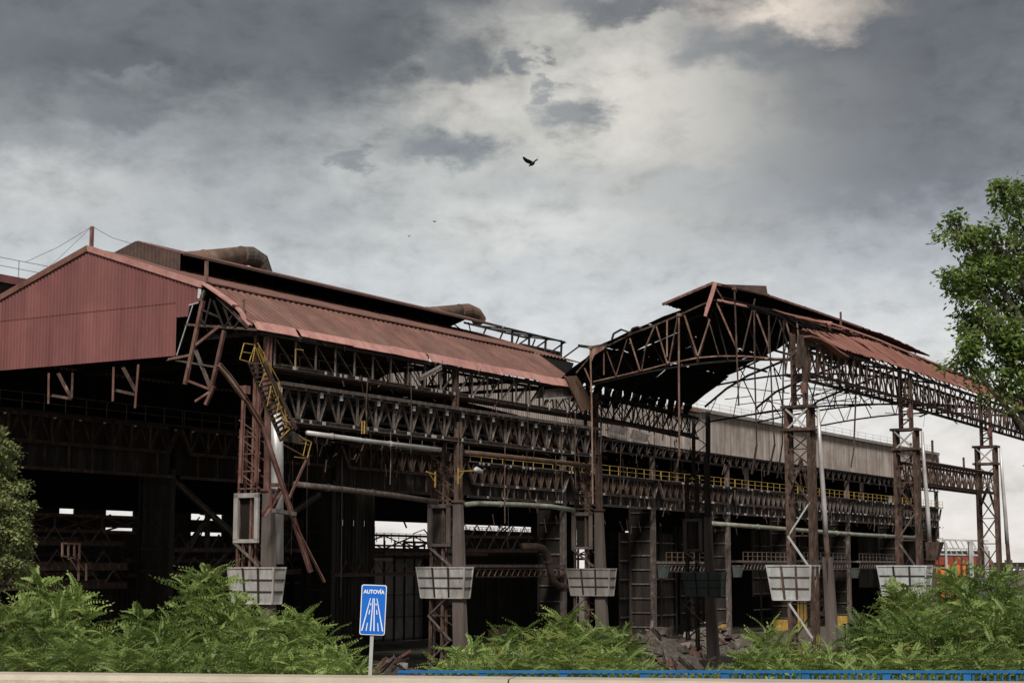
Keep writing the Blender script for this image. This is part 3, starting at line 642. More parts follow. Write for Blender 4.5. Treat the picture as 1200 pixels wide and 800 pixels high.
for (a, b) in (((303, 404), (309, 423)), ((299, 406), (296, 424)), ((311, 436), (304, 452)), ((318, 452), (313, 476)), ((327, 470), (323, 492)), ((314, 424), (319, 440)), ((309, 412), (312, 428)), ((327, 447), (326, 468))): yrail([Y(*a), Y(*b)], .045)
g = MB(); q = [FP(u, v, P0 - .4) for u, v in ((327, 514), (341, 503), (355, 512), (354, 519))]; g.poly(q, (0, 0, -1), .08); g.build('landing', 'grey_steel', T)
yrail([Y(328, 514), Y(340, 502), Y(334, 499)], .07); yrail([Y(353, 512), Y(365, 518), Y(360, 537), Y(345, 535)], .05); yrail([Y(354, 519), Y(362, 521)], .04); yrail([Y(351, 510), Y(359, 517), Y(355, 535)], .04)
member('bracket_arm', Y(333, 521), Y(362, 537), .1, .1, 'rust_steel', T)
g = MB()
for i in range(9): g.bar(jit(Y(335, 490), .25), jit(Y(338, 497), .3), .05)
o = g.build('tangled_wire', 'rust_orange', T); o['kind'] = 'stuff'
# hanging tangles and wires under the first bay
for k_, (u, v0, v1) in enumerate(((343, 538, 650), (361, 520, 640), (401, 533, 700), (339, 555, 580))):
    g = MB(); a = FP(u, v0, -.8); b = FP(u + R.uniform(-2, 2), v1, -.8); g.tube([a, a.lerp(b, .5) + Vector((R.uniform(-.1, .1), 0, 0)), b], .018, 4)
    g.build('hanging_cable', 'dark_steel', A)
# pipes along the first two bays
def pipe(name, label, pts, r, mat, s0=None, group=None, cat='pipe', n=10, flanges=()):
    a = pts[0]; fr = Frame(name, label, cat, a[0], a[1], a[2], group)
    g = MB(); g.tube(pts, r, n); g.build('pipe_body', mat, fr, smooth=True)
    for q in flanges:
        i = min(int(q), len(pts) - 2); P = Vector(pts[i]).lerp(Vector(pts[i + 1]), q - i); d = (Vector(pts[i + 1]) - Vector(pts[i])).normalized() * .07
        g = MB(); g.tube([P - d, P + d], (r if not isinstance(r, (list, tuple)) else r[0]) * 1.3, n); g.build('flange', mat, fr)
    return fr
pipe('overhead_pipe', 'bright bare metal pipe running under the first crane girder', [FP(360, 507, -1.2), FP(430, 516.5, -1.2), FP(516, 527, -1.2)], .14, 'galvanised', flanges=(.4, 1.3))
pipe('overhead_pipe', 'brown twin pipe under the crane girder right of the second column', [FP(546, 530, -1.0), FP(620, 538, -1.0), FP(692, 546, -1.0)], .15, 'pipe_brown', flanges=(.5, 1.4))
pipe('overhead_pipe', 'dark grey pipe crossing the first bay above the black doorway', [FP(345, 567, 0.5), FP(400, 573, .5), FP(460, 580, .5), FP(512, 588, .5)], .17, 'grey_steel', flanges=(.7, 1.6))
pipe('overhead_pipe', 'sagging pale green pipe between the second and third columns', [FP(545, 591, 0), FP(560, 589.5, 0), FP(610, 591, 0), FP(645, 593, 0), FP(672, 597.5, 0)], .17, 'pipe_green', flanges=(1.5,))
pipe('overhead_pipe', 'long pale green pipe in front of the right end of the runway', [FP(834, 613, 22.6), FP(888, 617, 22.6), FP(940, 621, 22.6), FP(1005, 626, 22.6), FP(1080, 630, 22.6)], .26, 'pipe_green', flanges=(1.0, 2.6, 3.4))
pipe('bent_pipe', 'fat brown pipe bending down and into the grey guard box', [FP(u, v, 3.0) for u, v in ((612, 640), (628, 640), (636, 642), (641, 650), (644, 664), (648, 680), (656, 687), (668, 689))], .26, 'pipe_brown', cat='pipe', flanges=(3.5, 6.3))
# yellow bracket lamps
def lampart(label, u0, v0, L_, p, flip=1, head=True):
    a = FP(u0, v0, p); fr = Frame('bracket_lamp', label, 'lamp', a[0], p, a[2])
    s_ = a[0]; z_ = a[2]
    member('arm', (s_, p, z_), (s_ + L_ * flip, p, z_ + .15), .08, .08, 'yellow_paint', fr, prof='box'); member('bracket', (s_, p, z_ + .2), (s_, p, z_ - .8), .08, .08, 'yellow_paint', fr, prof='box')
    member('strut', (s_, p, z_ - .5), (s_ + .7 * flip, p, z_ + .05), .05, .05, 'yellow_paint', fr, prof='box')
    if head:
        g = MB(); e = s_ + L_ * flip; g.tube([(e, p, z_ + .15), (e + .25, p, z_ + .22), (e + .75, p, z_ + .12), (e + 1.0, p, z_ + .02)], [.1, .2, .17, .06], 8); g.build('lamp_head', 'pale_paint', fr, smooth=True)
lampart('yellow bracket lamp with a pale head on the second column', 537, 552, 1.9, -1.0)
lampart('short dark yellow bracket poking left under the first girder beside the second column', 510, 556, 1.0, 0.2, -1, False)
for (u, v) in ((424, 508), (427, 508)):
    a = FP(u, v, -1.4); member('yellow_clamp', a, a + Vector((0, 0, .75)), .06, .06, 'yellow_paint', A, prof='box')
# masts and guy wires
def mast(label, a, hgt, mat, r=.09):
    fr = Frame('roof_mast', label, 'mast', a[0], a[1], a[2]); member('pole', a, Vector(a) + Vector((0, 0, hgt)), r * 2, r * 2, mat, fr, prof='box')
    g = MB(); a = Vector(a); g.box(a - Vector((.2, .2, .02)), a + Vector((.2, .2, .06))); g.build('base_plate', mat, fr); return fr
a = FS(107, 292, S0 + .2); fr = mast('dark red mast with guy wires on the peak of the red gable', a, 1.35, 'rust_red')
for e in (FS(30, 307, 70), FP(156, 286, 11), (72, 18, 24.9)):
    g = MB(); t0 = Vector(a) + Vector((0, 0, 1.35)); e = Vector(e); g.tube([t0, t0.lerp(e, .5) - Vector((0, 0, .15)), e], .013, 4); g.build('guy_wire', 'dark_steel', fr)
mast('short orange post at the torn top corner of the gable', FS(241.5, 331, S0), 1.2, 'rust_orange', .08)
mast('short orange post above the torn eave by the pink flashing', FP(284.5, 371, .6), .95, 'rust_orange', .08)
# ducts on the roof
def duct(label, pts, r, mat):
    a = pts[0]; fr = Frame('roof_duct', label, 'duct', a[0], a[1], a[2] - r)
    g = MB(); g.tube(pts[:3], r, 16); g.build('straight_duct', mat, fr, smooth=True)
    g = MB(); g.tube(pts[2:], r * 1.02, 16); g.build('elbow', 'grey_steel' if 'pale' in label else mat, fr)
    for q in (pts[1], pts[2]):
        g = MB(); d = Vector((.08, 0, .0)); g.tube([Vector(q) - d, Vector(q) + d], r * 1.08, 16); g.build('seam_ring', mat, fr)
a = [FP(200, 308, 17), FP(238, 304.5, 17), FP(282, 300, 17), FP(294, 300, 17), FP(304, 306, 17), FP(309, 322, 17)]
duct('rusty roof duct with a pale segmented elbow behind the long monitor', a, .66, 'duct_rust')
a = [FP(470, 372, 17), FP(500, 368.5, 17), FP(538, 365, 17), FP(548, 364, 17), FP(557, 368, 17), FP(562, 376, 17)]
duct('brown rusted roof duct with elbow near the far end of the monitor', a, .6, 'duct_rust')
a = FP(612, 396, 13); fr = Frame('roof_tank', 'dark box shaped fan housing behind the bare end of the monitor', 'fan housing', a[0], 13, 25)
g = MB(); q = FP(612, 396, 13); e = FP(640, 402, 13); g.box((q[0], 13, 25.2), (q[0] + 6.5, 15, 26.6)); g.build('housing', 'dark_steel', fr)
g = MB(); g.box((q[0] - .1, 12.9, 26.6), (q[0] + 6.6, 15.1, 26.7)); g.build('lid', 'grey_steel', fr)
for i in range(4):
    g = MB(); g.box((q[0] + .6 + i * 1.6, 12.93, 25.3), (q[0] + .7 + i * 1.6, 13, 26.5)); g.build('rib', 'grey_steel', fr)
# ================================================================== HALL C: rear hall, columns row p = 24
C = Frame('rear_hall', 'dark rear mill hall with crane runway, yellow rails and grey corrugated upper wall', 'industrial building', 92, 24, 0)
COLS = [54, 73, 92, 111, 130, 149, 169, 189, 209, 230, 251, 271]
for s in COLS:
    vis = s > 60
    g = MB(); g.box((s - .25, 23.9, 0), (s + .25, 24.4, 20.2 if s > 120 else 15)); col = g.build('column', 'grey_steel' if s > 140 else 'dark_steel', C)
    g = MB(); g.box((s + .0, 24.4, 1.4), (s + .5, 26.9, 14.6)); g.build('block_wall', 'dark_cladding', C, col)
    g = MB(); g.box((s - .04, 24.4, 0), (s + .54, 26.9, 1.4)); g.build('painted_base', 'yellow_paint' if s in (189, 209, 230) else 'dark_cladding', C, col)
    for i in range(9):
        z = 1.6 + i * 1.55; member('stiffener', (s - .08, 24.4, z), (s - .08, 26.9, z), .12, .14, 'grey_steel' if s > 140 else 'dark_steel', C, col, 'box')
    g = MB(); g.bar((s - .1, 26.9, 0), (s - .1, 26.9, 15), .22, .22, 'I'); g.build('rear_flange', 'dark_steel', C, col)
# runway girders and lower beams bay by bay
for i in range(len(COLS) - 1):
    a, b = COLS[i], COLS[i + 1]; lft = b <= 111
    zt, zb = (17.85, 16.1) if b <= 130 else (17.35, 15.55)
    mt = 'rust_steel' if b <= 130 else 'grey_steel'
    t_ = lattice(C, 'runway_girder', a + 1.2, b - 1.2, 23.4, zb, zt, 1.9 if lft else 1.55, mt, .22, .13 if lft else .16, stuff=not lft, diag='V', dmat='rust_steel' if lft else ('grey_steel' if b > 189 else 'rust_steel'))
    member('end_diagonal', (a + 1.2, 23.4, zb), (a + .1, 23.4, zt), .24, .24, mt, C, t_); member('end_diagonal', (b - 1.2, 23.4, zb), (b - .1, 23.4, zt), .24, .24, mt, C, t_)
    g = MB(); g.box((a, 23.0, zt + .12), (b, 24.2, zt + .22)); g.build('walkway', 'grey_steel' if b > 130 else 'dark_steel', C)
    g = MB(); g.box((a + .3, 24.0, 14.55), (b - .3, 24.15, zt)); g.build('girder_web', 'dark_cladding', C)
    g = MB(); g.bar((a + .3, 23.5, 14.4), (b - .3, 23.5, 14.4), .18, .2, 'I'); bt = g.build('tie_beam', mt, C)
    n = 9
    for j in range(1, n): member('strut', (a + (b - a) * j / n, 23.5, 14.4), (a + (b - a) * j / n, 23.5, zb), .1, .1, mt, C, bt)
    railing(C, 'yellow_railing' if b > 111 else 'grey_railing', a + .1, b - .1, 23.1, zt + .2, 'yellow_paint' if b > 130 else 'grey_steel', .95 if b > 111 else 1.1, 1.9, .045)
# beam and struts under the upper wall
for i in range(3, len(COLS) - 1):
    a, b = COLS[i], COLS[i + 1]
    lattice(C, 'wall_beam', a, b, 23.8, 20.1, 21.3, 2.1, 'dark_steel', .2, .12, stuff=True, diag='V')
    if i > 4: member('post', ((a + b) / 2 - 3, 24.6, 17.5), ((a + b) / 2 - 3, 24.6, 20.1), .45, .45, 'grey_steel' if i % 2 else 'rust_steel', C, prof='I')
# upper wall of corrugated sheets
s = 112.0
def wbot(s):
    z = 21.35
    if s < 181: z = 21.35 + max(0, (165 - s)) * .05
    if 169 < s < 184: z -= .35 * (1 - abs(s - 176.5) / 7.5)
    return z + mnoise.noise(Vector((s * .7, 0, 5))) * .12
while s < 272:
    wd = 1.6; g = MB(); corr(g, (s, 24.3 + R.uniform(-.02, .02), 0), (1, 0, 0), (0, 0, 1), (0, -1, 0), wd, 1, .4, .07, top=lambda x, s=s: 26.1, bot=lambda x, s=s: wbot(s + x))
    g.build('wall_sheet', 'panel_grey', C); s += wd
g = MB(); g.path([(s_, 24.1, wbot(s_) + .02) for s_ in range(168, 186, 2)], .14, .2); g.build('torn_edge', 'rust_orange', C)
g = MB(); g.path([(s_, 24.2, wbot(s_) + .02) for s_ in range(186, 273, 4)], .12, .14); g.build('wall_trim', 'rust_steel', C)
g = MB(); g.box((178, 23.8, 26.05), (272.5, 24.6, 26.45)); g.build('coping', 'concrete', C)
g = MB(); g.box((174, 23.7, 25.9), (181, 24.4, 26.3)); g.build('torn_coping', 'rust_orange', C)
g = MB()
for z in (26.95, 27.4): g.path([(178 + i * 4, 24.3, z) for i in range(24)], .035)
t_ = g.build('parapet_rail', 'post_metal', C)
for i in range(30): member('rail_post', (178 + i * 3.2, 24.3, 26.45), (178 + i * 3.2, 24.3, 27.4), .05, .05, 'post_metal', C, t_, 'box')
for i, (s0_, dz) in enumerate(((150, .4), (158, .2), (163, -.2))):
    g = MB(); g.poly([(s0_, 23.9, 22.0 + dz), (s0_ + 4, 23.9, 21.8 + dz), (s0_ + 4.5, 23.7, 22.6 + dz), (s0_ + .5, 23.7, 23.0 + dz)], (0, -1, 0), .04); g.build('loose_sheet', 'panel_grey', C)
# roof, end walls and rear wall of the rear hall (they keep it dark)
g = MB()
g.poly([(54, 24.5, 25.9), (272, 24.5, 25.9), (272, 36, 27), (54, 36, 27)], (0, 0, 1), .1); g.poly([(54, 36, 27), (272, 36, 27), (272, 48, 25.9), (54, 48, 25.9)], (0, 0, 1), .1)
g.build('roof', 'shade_black', C)  # interior shade is put into the near-black colour
g = MB(); g.box((54, 48, 13.0), (272, 48.3, 26)); g.build('rear_wall', 'shade_black', C)
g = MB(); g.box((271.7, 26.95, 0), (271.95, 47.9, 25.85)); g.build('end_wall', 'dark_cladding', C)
# upper wall between hall A and the rear hall, near-black as painted interior shade (left of the grey sheets)
g = MB(); g.box((54, 24.5, 18.9), (112, 24.6, 25.9)); g.build('partition_wall', 'shade_black', C)
# rear-wall infill below the lintel, bay by bay with gaps to the sky
for (a, b, z0, z1) in [(161.5, 166, 0, 12.0), (166, 183.5, 0, 12.4), (183.5, 194.4, 0, 13), (198, 208.5, 0, 13), (212.5, 272, 0, 13), (54, 104.5, 0, 13), (104.5, 106.3, 0, 12.45), (106.3, 110, 0, 13), (110, 113.5, 0, 11.2), (110, 113.5, 11.5, 12.35), (113.5, 121, 0, 13.0), (121, 125.5, 0, 11.0), (121, 125.5, 11.3, 12.45), (125.5, 141, 0, 13), (141, 150.2, 0, 12.4)]:
    g = MB(); g.box((a, 48.02, z0), (b, 48.25, z1 - .01)); g.build('wall_infill', 'dark_cladding', C)
g = MB(); g.box((54, 48.05, 9.0), (272, 48.2, 9.3)); g.box((54, 48.05, 10.3), (160, 48.2, 10.5)); g.build('wall_girt', 'dark_steel', C)
rr = random.Random(4)
for i in range(40):
    s = rr.uniform(103, 183); z = rr.uniform(11.2, 12.9); member('stray_bar', (s, 47.5, z), (s + rr.uniform(-2, 2), 47.4, z + rr.uniform(-1.2, 1.2)), .14, .14, 'dark_steel', C)
railing(C, 'wall_railing', 167, 183, 47.8, 12.3, 'dark_steel', .45, .9, .05)
for (s0_, s1_, p_, z_, h_) in ((58, 90, 26.2, 8.0, .5), (58, 90, 26.5, 9.6, .35), (59, 90, 26.2, 6.7, .45), (94, 110, 26.4, 7.6, .4), (94, 110, 26.0, 9.3, .3), (113, 129, 26.5, 7.4, .3), (132, 148, 26.5, 9.6, .3), (132, 148, 27, 10.9, .25)):
    member('front_beam', (s0_, p_, z_), (s1_, p_, z_ + .1), .3, h_, 'rust_steel', C, prof='I')
    for k in range(int((s1_ - s0_) / 2.2)):
        s = s0_ + k * 2.2; member('web_bar', (s, p_, z_), (s + 1.1, p_, z_ + 1.2), .09, .09, 'grey_steel', C); member('web_bar', (s + 1.1, p_, z_ + 1.2), (s + 2.2, p_, z_), .09, .09, 'grey_steel', C)
# low works behind: conveyor galleries and trusses
for (p_, z_, dz, s0_, s1_, m_) in ((30, 10.6, 1.1, 54, 96, 'rust_steel'), (30, 8.9, 1.0, 54, 92, 'dark_steel'), (36, 9.8, 1.3, 130, 150, 'rust_steel'), (34, 8.2, 1.1, 60, 112, 'dark_steel'), (40, 9.6, 1.0, 144, 190, 'dark_steel'), (52, 7.0, 1.6, 60, 190, 'dark_steel')):
    t_ = lattice(C, 'gallery_truss', s0_, s1_, p_, z_, z_ + dz, 4.5, m_, .22, .12, diag='X', verticals=True)
for (s0_, s1_, p_, z_) in ((56, 90, 31, 9.9), (60, 92, 31.5, 8.2), (60, 93, 32, 7.4), (131, 149, 33, 9.2), (56, 91, 29, 6.9), (94, 110, 29, 8.4), (94, 110, 30, 7.3), (114, 128, 30, 8.6)):
    g = MB(); g.box((s0_, p_, z_), (s1_, p_ + 1.5, z_ + .3)); g.build('floor_beam', 'rust_steel', C)
for (s0_, s1_, p_, z0_, z1_, m_) in ((56, 91, 33, 0, 6.5, 'dark_cladding'), (94, 108, 33, 0, 7.0, 'dark_cladding'), (112, 129, 34, 0, 9.5, 'dark_cladding'), (172, 186, 30, 0, 12, 'dark_cladding'), (192, 206, 32, 0, 13, 'dark_cladding'), (212, 228, 31, 4.2, 13, 'dark_cladding'), (232, 249, 32, 4.5, 13, 'dark_cladding'), (253, 270, 31, 5, 13, 'dark_cladding'), (112, 136, 40, 0, 7.2, 'dark_cladding')):
    s = s0_
    while s < s1_:
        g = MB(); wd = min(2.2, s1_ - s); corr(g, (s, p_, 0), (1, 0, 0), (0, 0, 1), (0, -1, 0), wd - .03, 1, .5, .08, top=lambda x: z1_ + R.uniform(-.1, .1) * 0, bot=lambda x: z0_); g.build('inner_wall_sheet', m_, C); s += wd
# girts over the inner walls
for (s0_, s1_, p_) in ((112, 129, 33.8), (172, 186, 29.8), (192, 206, 31.8), (212, 228, 30.8), (232, 249, 31.8)):
    for z in (2.5, 4.6, 6.7, 8.8, 10.9): member('girt', (s0_, p_, z), (s1_, p_, z), .14, .14, 'grey_steel', C, prof='box')
    for j in range(4): member('girt_post', (s0_ + 2 + j * 4, p_ - .2, 0), (s0_ + 2 + j * 4, p_ - .2, 13), .2, .2, 'dark_steel', C, prof='I')
# pale works wall seen through the second bay
g = MB(); g.box((150.5, 50, 0), (168, 50.3, 10.0)); g.build('pale_wall', 'grey_steel', C)
for i in range(8):
    for j in range(4):
        g = MB(); g.box((150.7 + i * 1.95, 49.9, .3 + j * 2.4), (152.5 + i * 1.95, 49.99, 2.55 + j * 2.4)); g.build('wall_panel', 'concrete', C)
for i in range(9): member('wall_post', (150.6 + i * 1.95, 49.8, 0), (150.6 + i * 1.95, 49.8, 11), .15, .15, 'dark_steel', C, prof='box')
railing(C, 'roof_railing', 149, 166, 50, 10.8, 'grey_steel', 1.0, 1.4, .05)
member('bent_bar', (163, 49, 11), (161, 49, 12.3), .1, .1, 'dark_steel', C); member('bent_bar', (161, 49, 12.3), (158.8, 49, 11.8), .1, .1, 'dark_steel', C)
# tall dark wall panels left and right of the second bay opening
for (s0_, s1_, p_, z1_) in ((111.6, 120.5, 26.95, 14.4),):
    s = s0_
    while s < s1_:
        g = MB(); corr(g, (s, p_, 0), (1, 0, 0), (0, 0, 1), (0, -1, 0), 1.5, 1, .5, .08, top=lambda x: z1_, bot=lambda x: 0); g.build('inner_wall_sheet', 'dark_cladding', C); s += 1.55
# access platforms between rear columns
for (s0_, s1_, z_, m_) in ((131.5, 148, 8.3, 'rust_steel'), (170.5, 182, 8.7, 'grey_steel'), (191.5, 206, 8.9, 'grey_steel'), (211, 228, 9.0, 'grey_steel'), (232, 248, 9.0, 'grey_steel')):
    g = MB(); g.box((s0_, 23.2, z_ - .25), (s1_, 25, z_)); t_ = g.build('platform', m_, C)
    lattice(C, 'platform_truss', s0_, s1_, 23.3, z_ - 1.1, z_ - .4, 1.0, m_, .1, .08, stuff=True, diag='V', verticals=False)
    if s0_ > 150: railing(C, 'platform_railing', s0_, s1_, 23.3, z_, 'duct_rust' if s0_ < 200 else 'grey_steel', 1.0, 1.5, .045)
# heavy cross braces seen in the first bay
for (a, b, p_, w_) in (((203, 562), (300, 650), 25, .35), ((318, 600), (240, 672), 27, .3), ((205, 660), (245, 605), 29, .3), ((375, 578), (320, 615), 24, .4), ((243, 600), (243, 680), 29, .3)):
    member('cross_brace', FP(*a, p_), FP(*b, p_), w_, w_, 'grey_steel', C, prof='I')
# knobs and lamps along the inner girder, orange ladder cage low on the left
g = MB()
for i in range(12):
    a = 76 + i * 2.9 + R.uniform(-1.1, 1.1); g.box((a, 23.1, 17.65), (a + .13, 23.2, 17.75))
o = g.build('gusset_plates', 'white_gusset', C); o['kind'] = 'stuff'
fr = Frame('orange_ladder', 'small rust orange caged ladder low in the dark bay behind the left bushes', 'ladder', 79, 22, 4)
for (a, b) in (((73, 636), (73, 652)), ((80, 636), (80, 655)), ((87, 637), (87, 655)), ((93, 637), (93, 656)), ((73, 636), (95, 637)), ((73, 651), (93, 655)), ((80, 652), (92, 670)), ((86, 650), (98, 668)), ((92, 660), (92, 680)), ((101, 660), (101, 680))):
    member('ladder_bar', FP(*a, 22), FP(*b, 22), .1, .1, 'rust_orange', fr, prof='box')
# small boxes on the rear columns
def small_box(s, label, z=6.6):
    fr = Frame('column_box', label, 'metal box', s, 23.4, z, group='small boxes on the rear columns')
    g = MB(); g.hexa([(s + .1, 23.1, z + .3), (s + .8, 23.1, z + .3), (s + .8, 23.85, z + .3), (s + .1, 23.85, z + .3)], [(s - .1, 22.9, z + 1.6), (s + 1.1, 22.9, z + 1.6), (s + 1.1, 23.85, z + 1.6), (s - .1, 23.85, z + 1.6)]); g.build('box_body', 'green_paint', fr)
    g = MB(); g.box((s - .15, 22.85, z + 1.6), (s + 1.15, 23.85, z + 1.7)); g.build('lid', 'grey_steel', fr)
small_box(169.5, 'small dark green box on the rear column left of the green guard box')
small_box(189.6, 'small dark green box on the rear column right of the green guard box')
small_box(230, 'small dark box on the rear column above the yellow painted base', 6.3)
# bits on the runway
for (u, v, w_, h_, m_, nm, lb) in ((1042, 585, .9, 1.2, 'pale_paint', 'control_cabinet', 'small white cabinet standing on the rear runway behind its rails'), (1052, 583, .35, 1.8, 'yellow_paint', 'yellow_bollard', 'thin yellow and white post on the runway near its right end'), (1062, 584, .5, 1.3, 'yellow_paint', 'yellow_bollard', 'short yellow post on the runway beside column six')):
    a = FP(u, v + 4, 24.6); fr = Frame(nm, lb, 'cabinet' if 'cab' in nm else 'post', a[0], 24.6, 17.5)
    g = MB(); g.box((a[0], 24.4, 17.55), (a[0] + w_, 24.8, 17.55 + h_)); g.build('casing', m_, fr); g = MB(); g.box((a[0] - .05, 24.35, 17.55 + h_), (a[0] + w_ + .05, 24.85, 17.6 + h_)); g.build('cap', 'grey_steel', fr)
# roof edge and handrail at the far left behind the gable
Q = Frame('rear_rooftop', 'low red roof edge with a thin grey handrail behind the gable', 'rooftop', 84, 40, 24)
g = MB(); g.hexa([(60, 40, 28.4), (92.3, 40, 28.4), (92.3, 46, 28.4), (60, 46, 28.4)], [(60, 40, 29.6), (92.3, 40, 29.6), (92.3, 46, 30.6), (60, 46, 30.6)]); g.build('roof_edge', 'dark_steel', Q)
g = MB(); g.box((59.8, 39.8, 29.6), (92.5, 40.1, 30.2)); g.build('fascia', 'red_paint', Q)
g = MB(); g.bar((70, 41.5, 31.2), (96, 41.5, 31.25), .05); g.bar((70, 41.5, 31.8), (96, 41.5, 31.9), .05); t_ = g.build('handrail', 'post_metal', Q)
for i in range(9): member('rail_post', (72 + i * 3, 41.5, 30.2), (72 + i * 3, 41.5, 31.85), .06, .06, 'post_metal', Q, t_, 'box')
# ================================================================== HALL B: collapsed near hall, p from -24 to 0
B = Frame('collapsed_hall', 'half collapsed steel hall with twisted trusses and torn orange brown roof sheets', 'industrial building', 92, -12, 0)
def bz(p, s=110):
    q = -p if p > -12.05 else 24.1 + p
    z = ZE + (ZB - ZE) * q / PB if q < PB else ZB + (ZR - ZB) * (q - PB) / (PR - PB)
    if p < -12.05: z -= .5 * max(0, (s - 112)) / 20 * (1 if q < 6 else .4)
    return z
def column_B(s, label=None, white=True):
    g = MB()
    g.hexa([(s + .75, -25.45, 0), (s + 1.2, -25.45, 0), (s + 1.2, -24.75, 0), (s + .75, -24.75, 0)], [(s + .75, -25.0, 8.6), (s + 1.1, -25.0, 8.6), (s + 1.1, -24.5, 8.6), (s + .75, -24.5, 8.6)])
    col = g.build('column', 'pier_concrete', B)
    for pp in (-22.95, -24.3):
        for ds in (-.35, .35):
            member('leg', (s + ds, pp, 0), (s + ds, pp, 17.1), .2, .24, 'rust_steel', B, col, 'I')
    z = .3
    i = 0
    while z < 15.7:
        zz = min(z + (1.9 if z < 12 else 1.1), 15.75)
        a, b = (-22.95, -24.3) if i % 2 else (-24.3, -22.95)
        member('brace', (s - .42, a, z), (s - .42, b, zz), .12 if z < 12 else .07, .12 if z < 12 else .07, 'post_metal' if z < 11.5 and s < 100 else 'grey_steel' if z < 11.5 else 'rust_steel', B, col)
        member('brace', (s + .42, b, z), (s + .42, a, zz), .07, .07, 'dark_steel', B, col)
        member('strut', (s - .4, -22.95, zz), (s - .4, -24.3, zz), .07, .07, 'rust_steel', B, col)
        member('strut', (s - .35, -24.35, z), (s + .35, -24.35, zz), .06, .06, 'rust_steel', B, col); z = zz; i += 1
    # heavy knee diagonals in the middle of the shaft
    member('knee', (s - .3, -22.95, 12.2), (s, -23.7, 14.2), .2, .2, 'rust_steel', B, col); member('knee', (s - .3, -24.3, 12.2), (s, -23.7, 14.2), .2, .2, 'rust_steel', B, col)
    # X panel and platform head
    member('cross', (s - .5, -23.0, 15.8), (s - .5, -24.3, 17.0), .1, .1, 'galvanised', B, col, 'box'); member('cross', (s - .53, -24.3, 15.8), (s - .53, -23.0, 17.0), .1, .1, 'galvanised', B, col, 'box')
    for z in (15.75, 17.05):
        g = MB(); g.box((s - .6, -24.55, z), (s + .6, -22.7, z + .16)); g.build('platform', 'rust_steel', B, col)
    # upper shaft
    for pp in (-23.3, -24.0):
        for ds in (-.2, .25): member('upper_leg', (s + ds, pp, 17.2), (s + ds, pp, 21.4 if pp > -23.5 else 20.9), .13, .13, 'rust_steel', B, col, 'I')
    z = 17.3
    while z < 20.6:
        member('strut', (s - .25, -23.3, z), (s - .25, -24.0, z + .5), .09, .09, 'rust_steel', B, col); member('strut', (s - .2, -23.3, z + .5), (s - .2, -24.0, z + .5), .1, .1, 'rust_steel', B, col); z += .55
    g = MB(); g.box((s - .32, -24.15, 17.9), (s - .1, -23.85, 18.5)); g.build('loose_plate', 'rust_red', B, col)
    # bright outer tube
    g = MB(); g.tube([(s + .35, -24.62, 17.0), (s + .45, -24.66, 14.5), (s + .6, -24.75, 11.6), (s + .75, -24.75, 9.8)], [.1, .13, .15, .16], 8); g.build('outer_tube', 'galvanised', B, col, smooth=True)
    g = MB(); g.tube([(s + .75, -24.76, 9.9), (s + .88, -24.78, 8.6), (s + .95, -24.8, 7.0)], [.15, .17, .2], 8); g.build('rusty_sleeve', 'rust_steel', B, col, smooth=True)
    return col
for s_ in (92, 111, 130, 149): column_B(s_)
guard(92, -24.35, -21.7, 'pale_paint', 'pale grey blue guard box on the tall lattice column right of centre', .12, ribmat='rust_steel', sd=.66)
guard(111, -24.9, -21.6, 'pale_paint', 'pale guard box half hidden by leaves on the second tall lattice column', .12, sd=.66)
guard(130, -24.9, -21.6, 'blue_grey', 'blue grey guard box behind leaves on the lattice column at the right edge', -.8, sd=.66)
# rusted machine housing at the sixth column
for s_ in (111,):
    g = MB(); g.hexa([(s_ + .5, -25.2, 8.5), (s_ + 1.1, -25.2, 8.5), (s_ + 1.1, -24.6, 8.5), (s_ + .5, -24.6, 8.5)], [(s_ + .3, -25.6, 9.7), (s_ + 1.3, -25.6, 9.7), (s_ + 1.3, -24.6, 9.7), (s_ + .3, -24.6, 9.7)]); g.build('gear_housing', 'rust_steel', B)
# near crane girder between columns 6 and 7 (two faces)
for p_ in (-22.9, -24.1): lattice(B, 'crane_girder', 111.4, 130, p_, 13.6, 15.0, 1.55, 'rust_steel', .18, .085, diag='V')
g = MB(); g.box((111.4, -24.3, 15.1), (130, -23.9, 15.16)); g.build('girder_plate', 'rust_red', B)
for (s_, h_) in ((113.2, 1.3), (118, 1.8), (119, .5), (125.5, 1.0), (129, 1.4)): member('stub', (s_, -23.2, 15.1), (s_ + R.uniform(-.1, .1), -23.2, 15.1 + h_), .13, .13, 'rust_steel', B, prof='I')
for (a, b) in ((111.4, 112.8), (109.6, 110.6)): member('stub', (a, -23.4, 13.3), (b, -23.4, 11.6), .12, .12, 'rust_steel', B)
# near eave truss, two faces, dense lacing
for p_, jj in ((-24.0, .05), (-22.6, .12)):
    lattice(B, 'eave_truss', 92.6, 150, p_, 19.1, 20.85, 1.25, 'rust_steel', .17, .075, diag='N' if p_ < -23 else 'V', jitter=jj, sagf=lambda s: -.3 * max(0, s - 110) / 25)
for i in range(20): member('cross_member', (93 + i * 1.9, -24, 19.1), (93 + i * 1.9 + R.uniform(-.4, .4), -22.6, 19.15), .07, .07, 'rust_steel', B)
for (u, v, u2, v2) in ((984, 448, 991, 459), (1078, 482, 1092, 484), (1078, 488, 1090, 483), (1112, 487, 1122, 496), (1133, 494, 1133, 498), (1100, 482, 1101, 488)):
    member('dangling_bar', FP(u, v, -23.5), FP(u2, v2, -23.5), .09, .09, 'dark_steel', B)
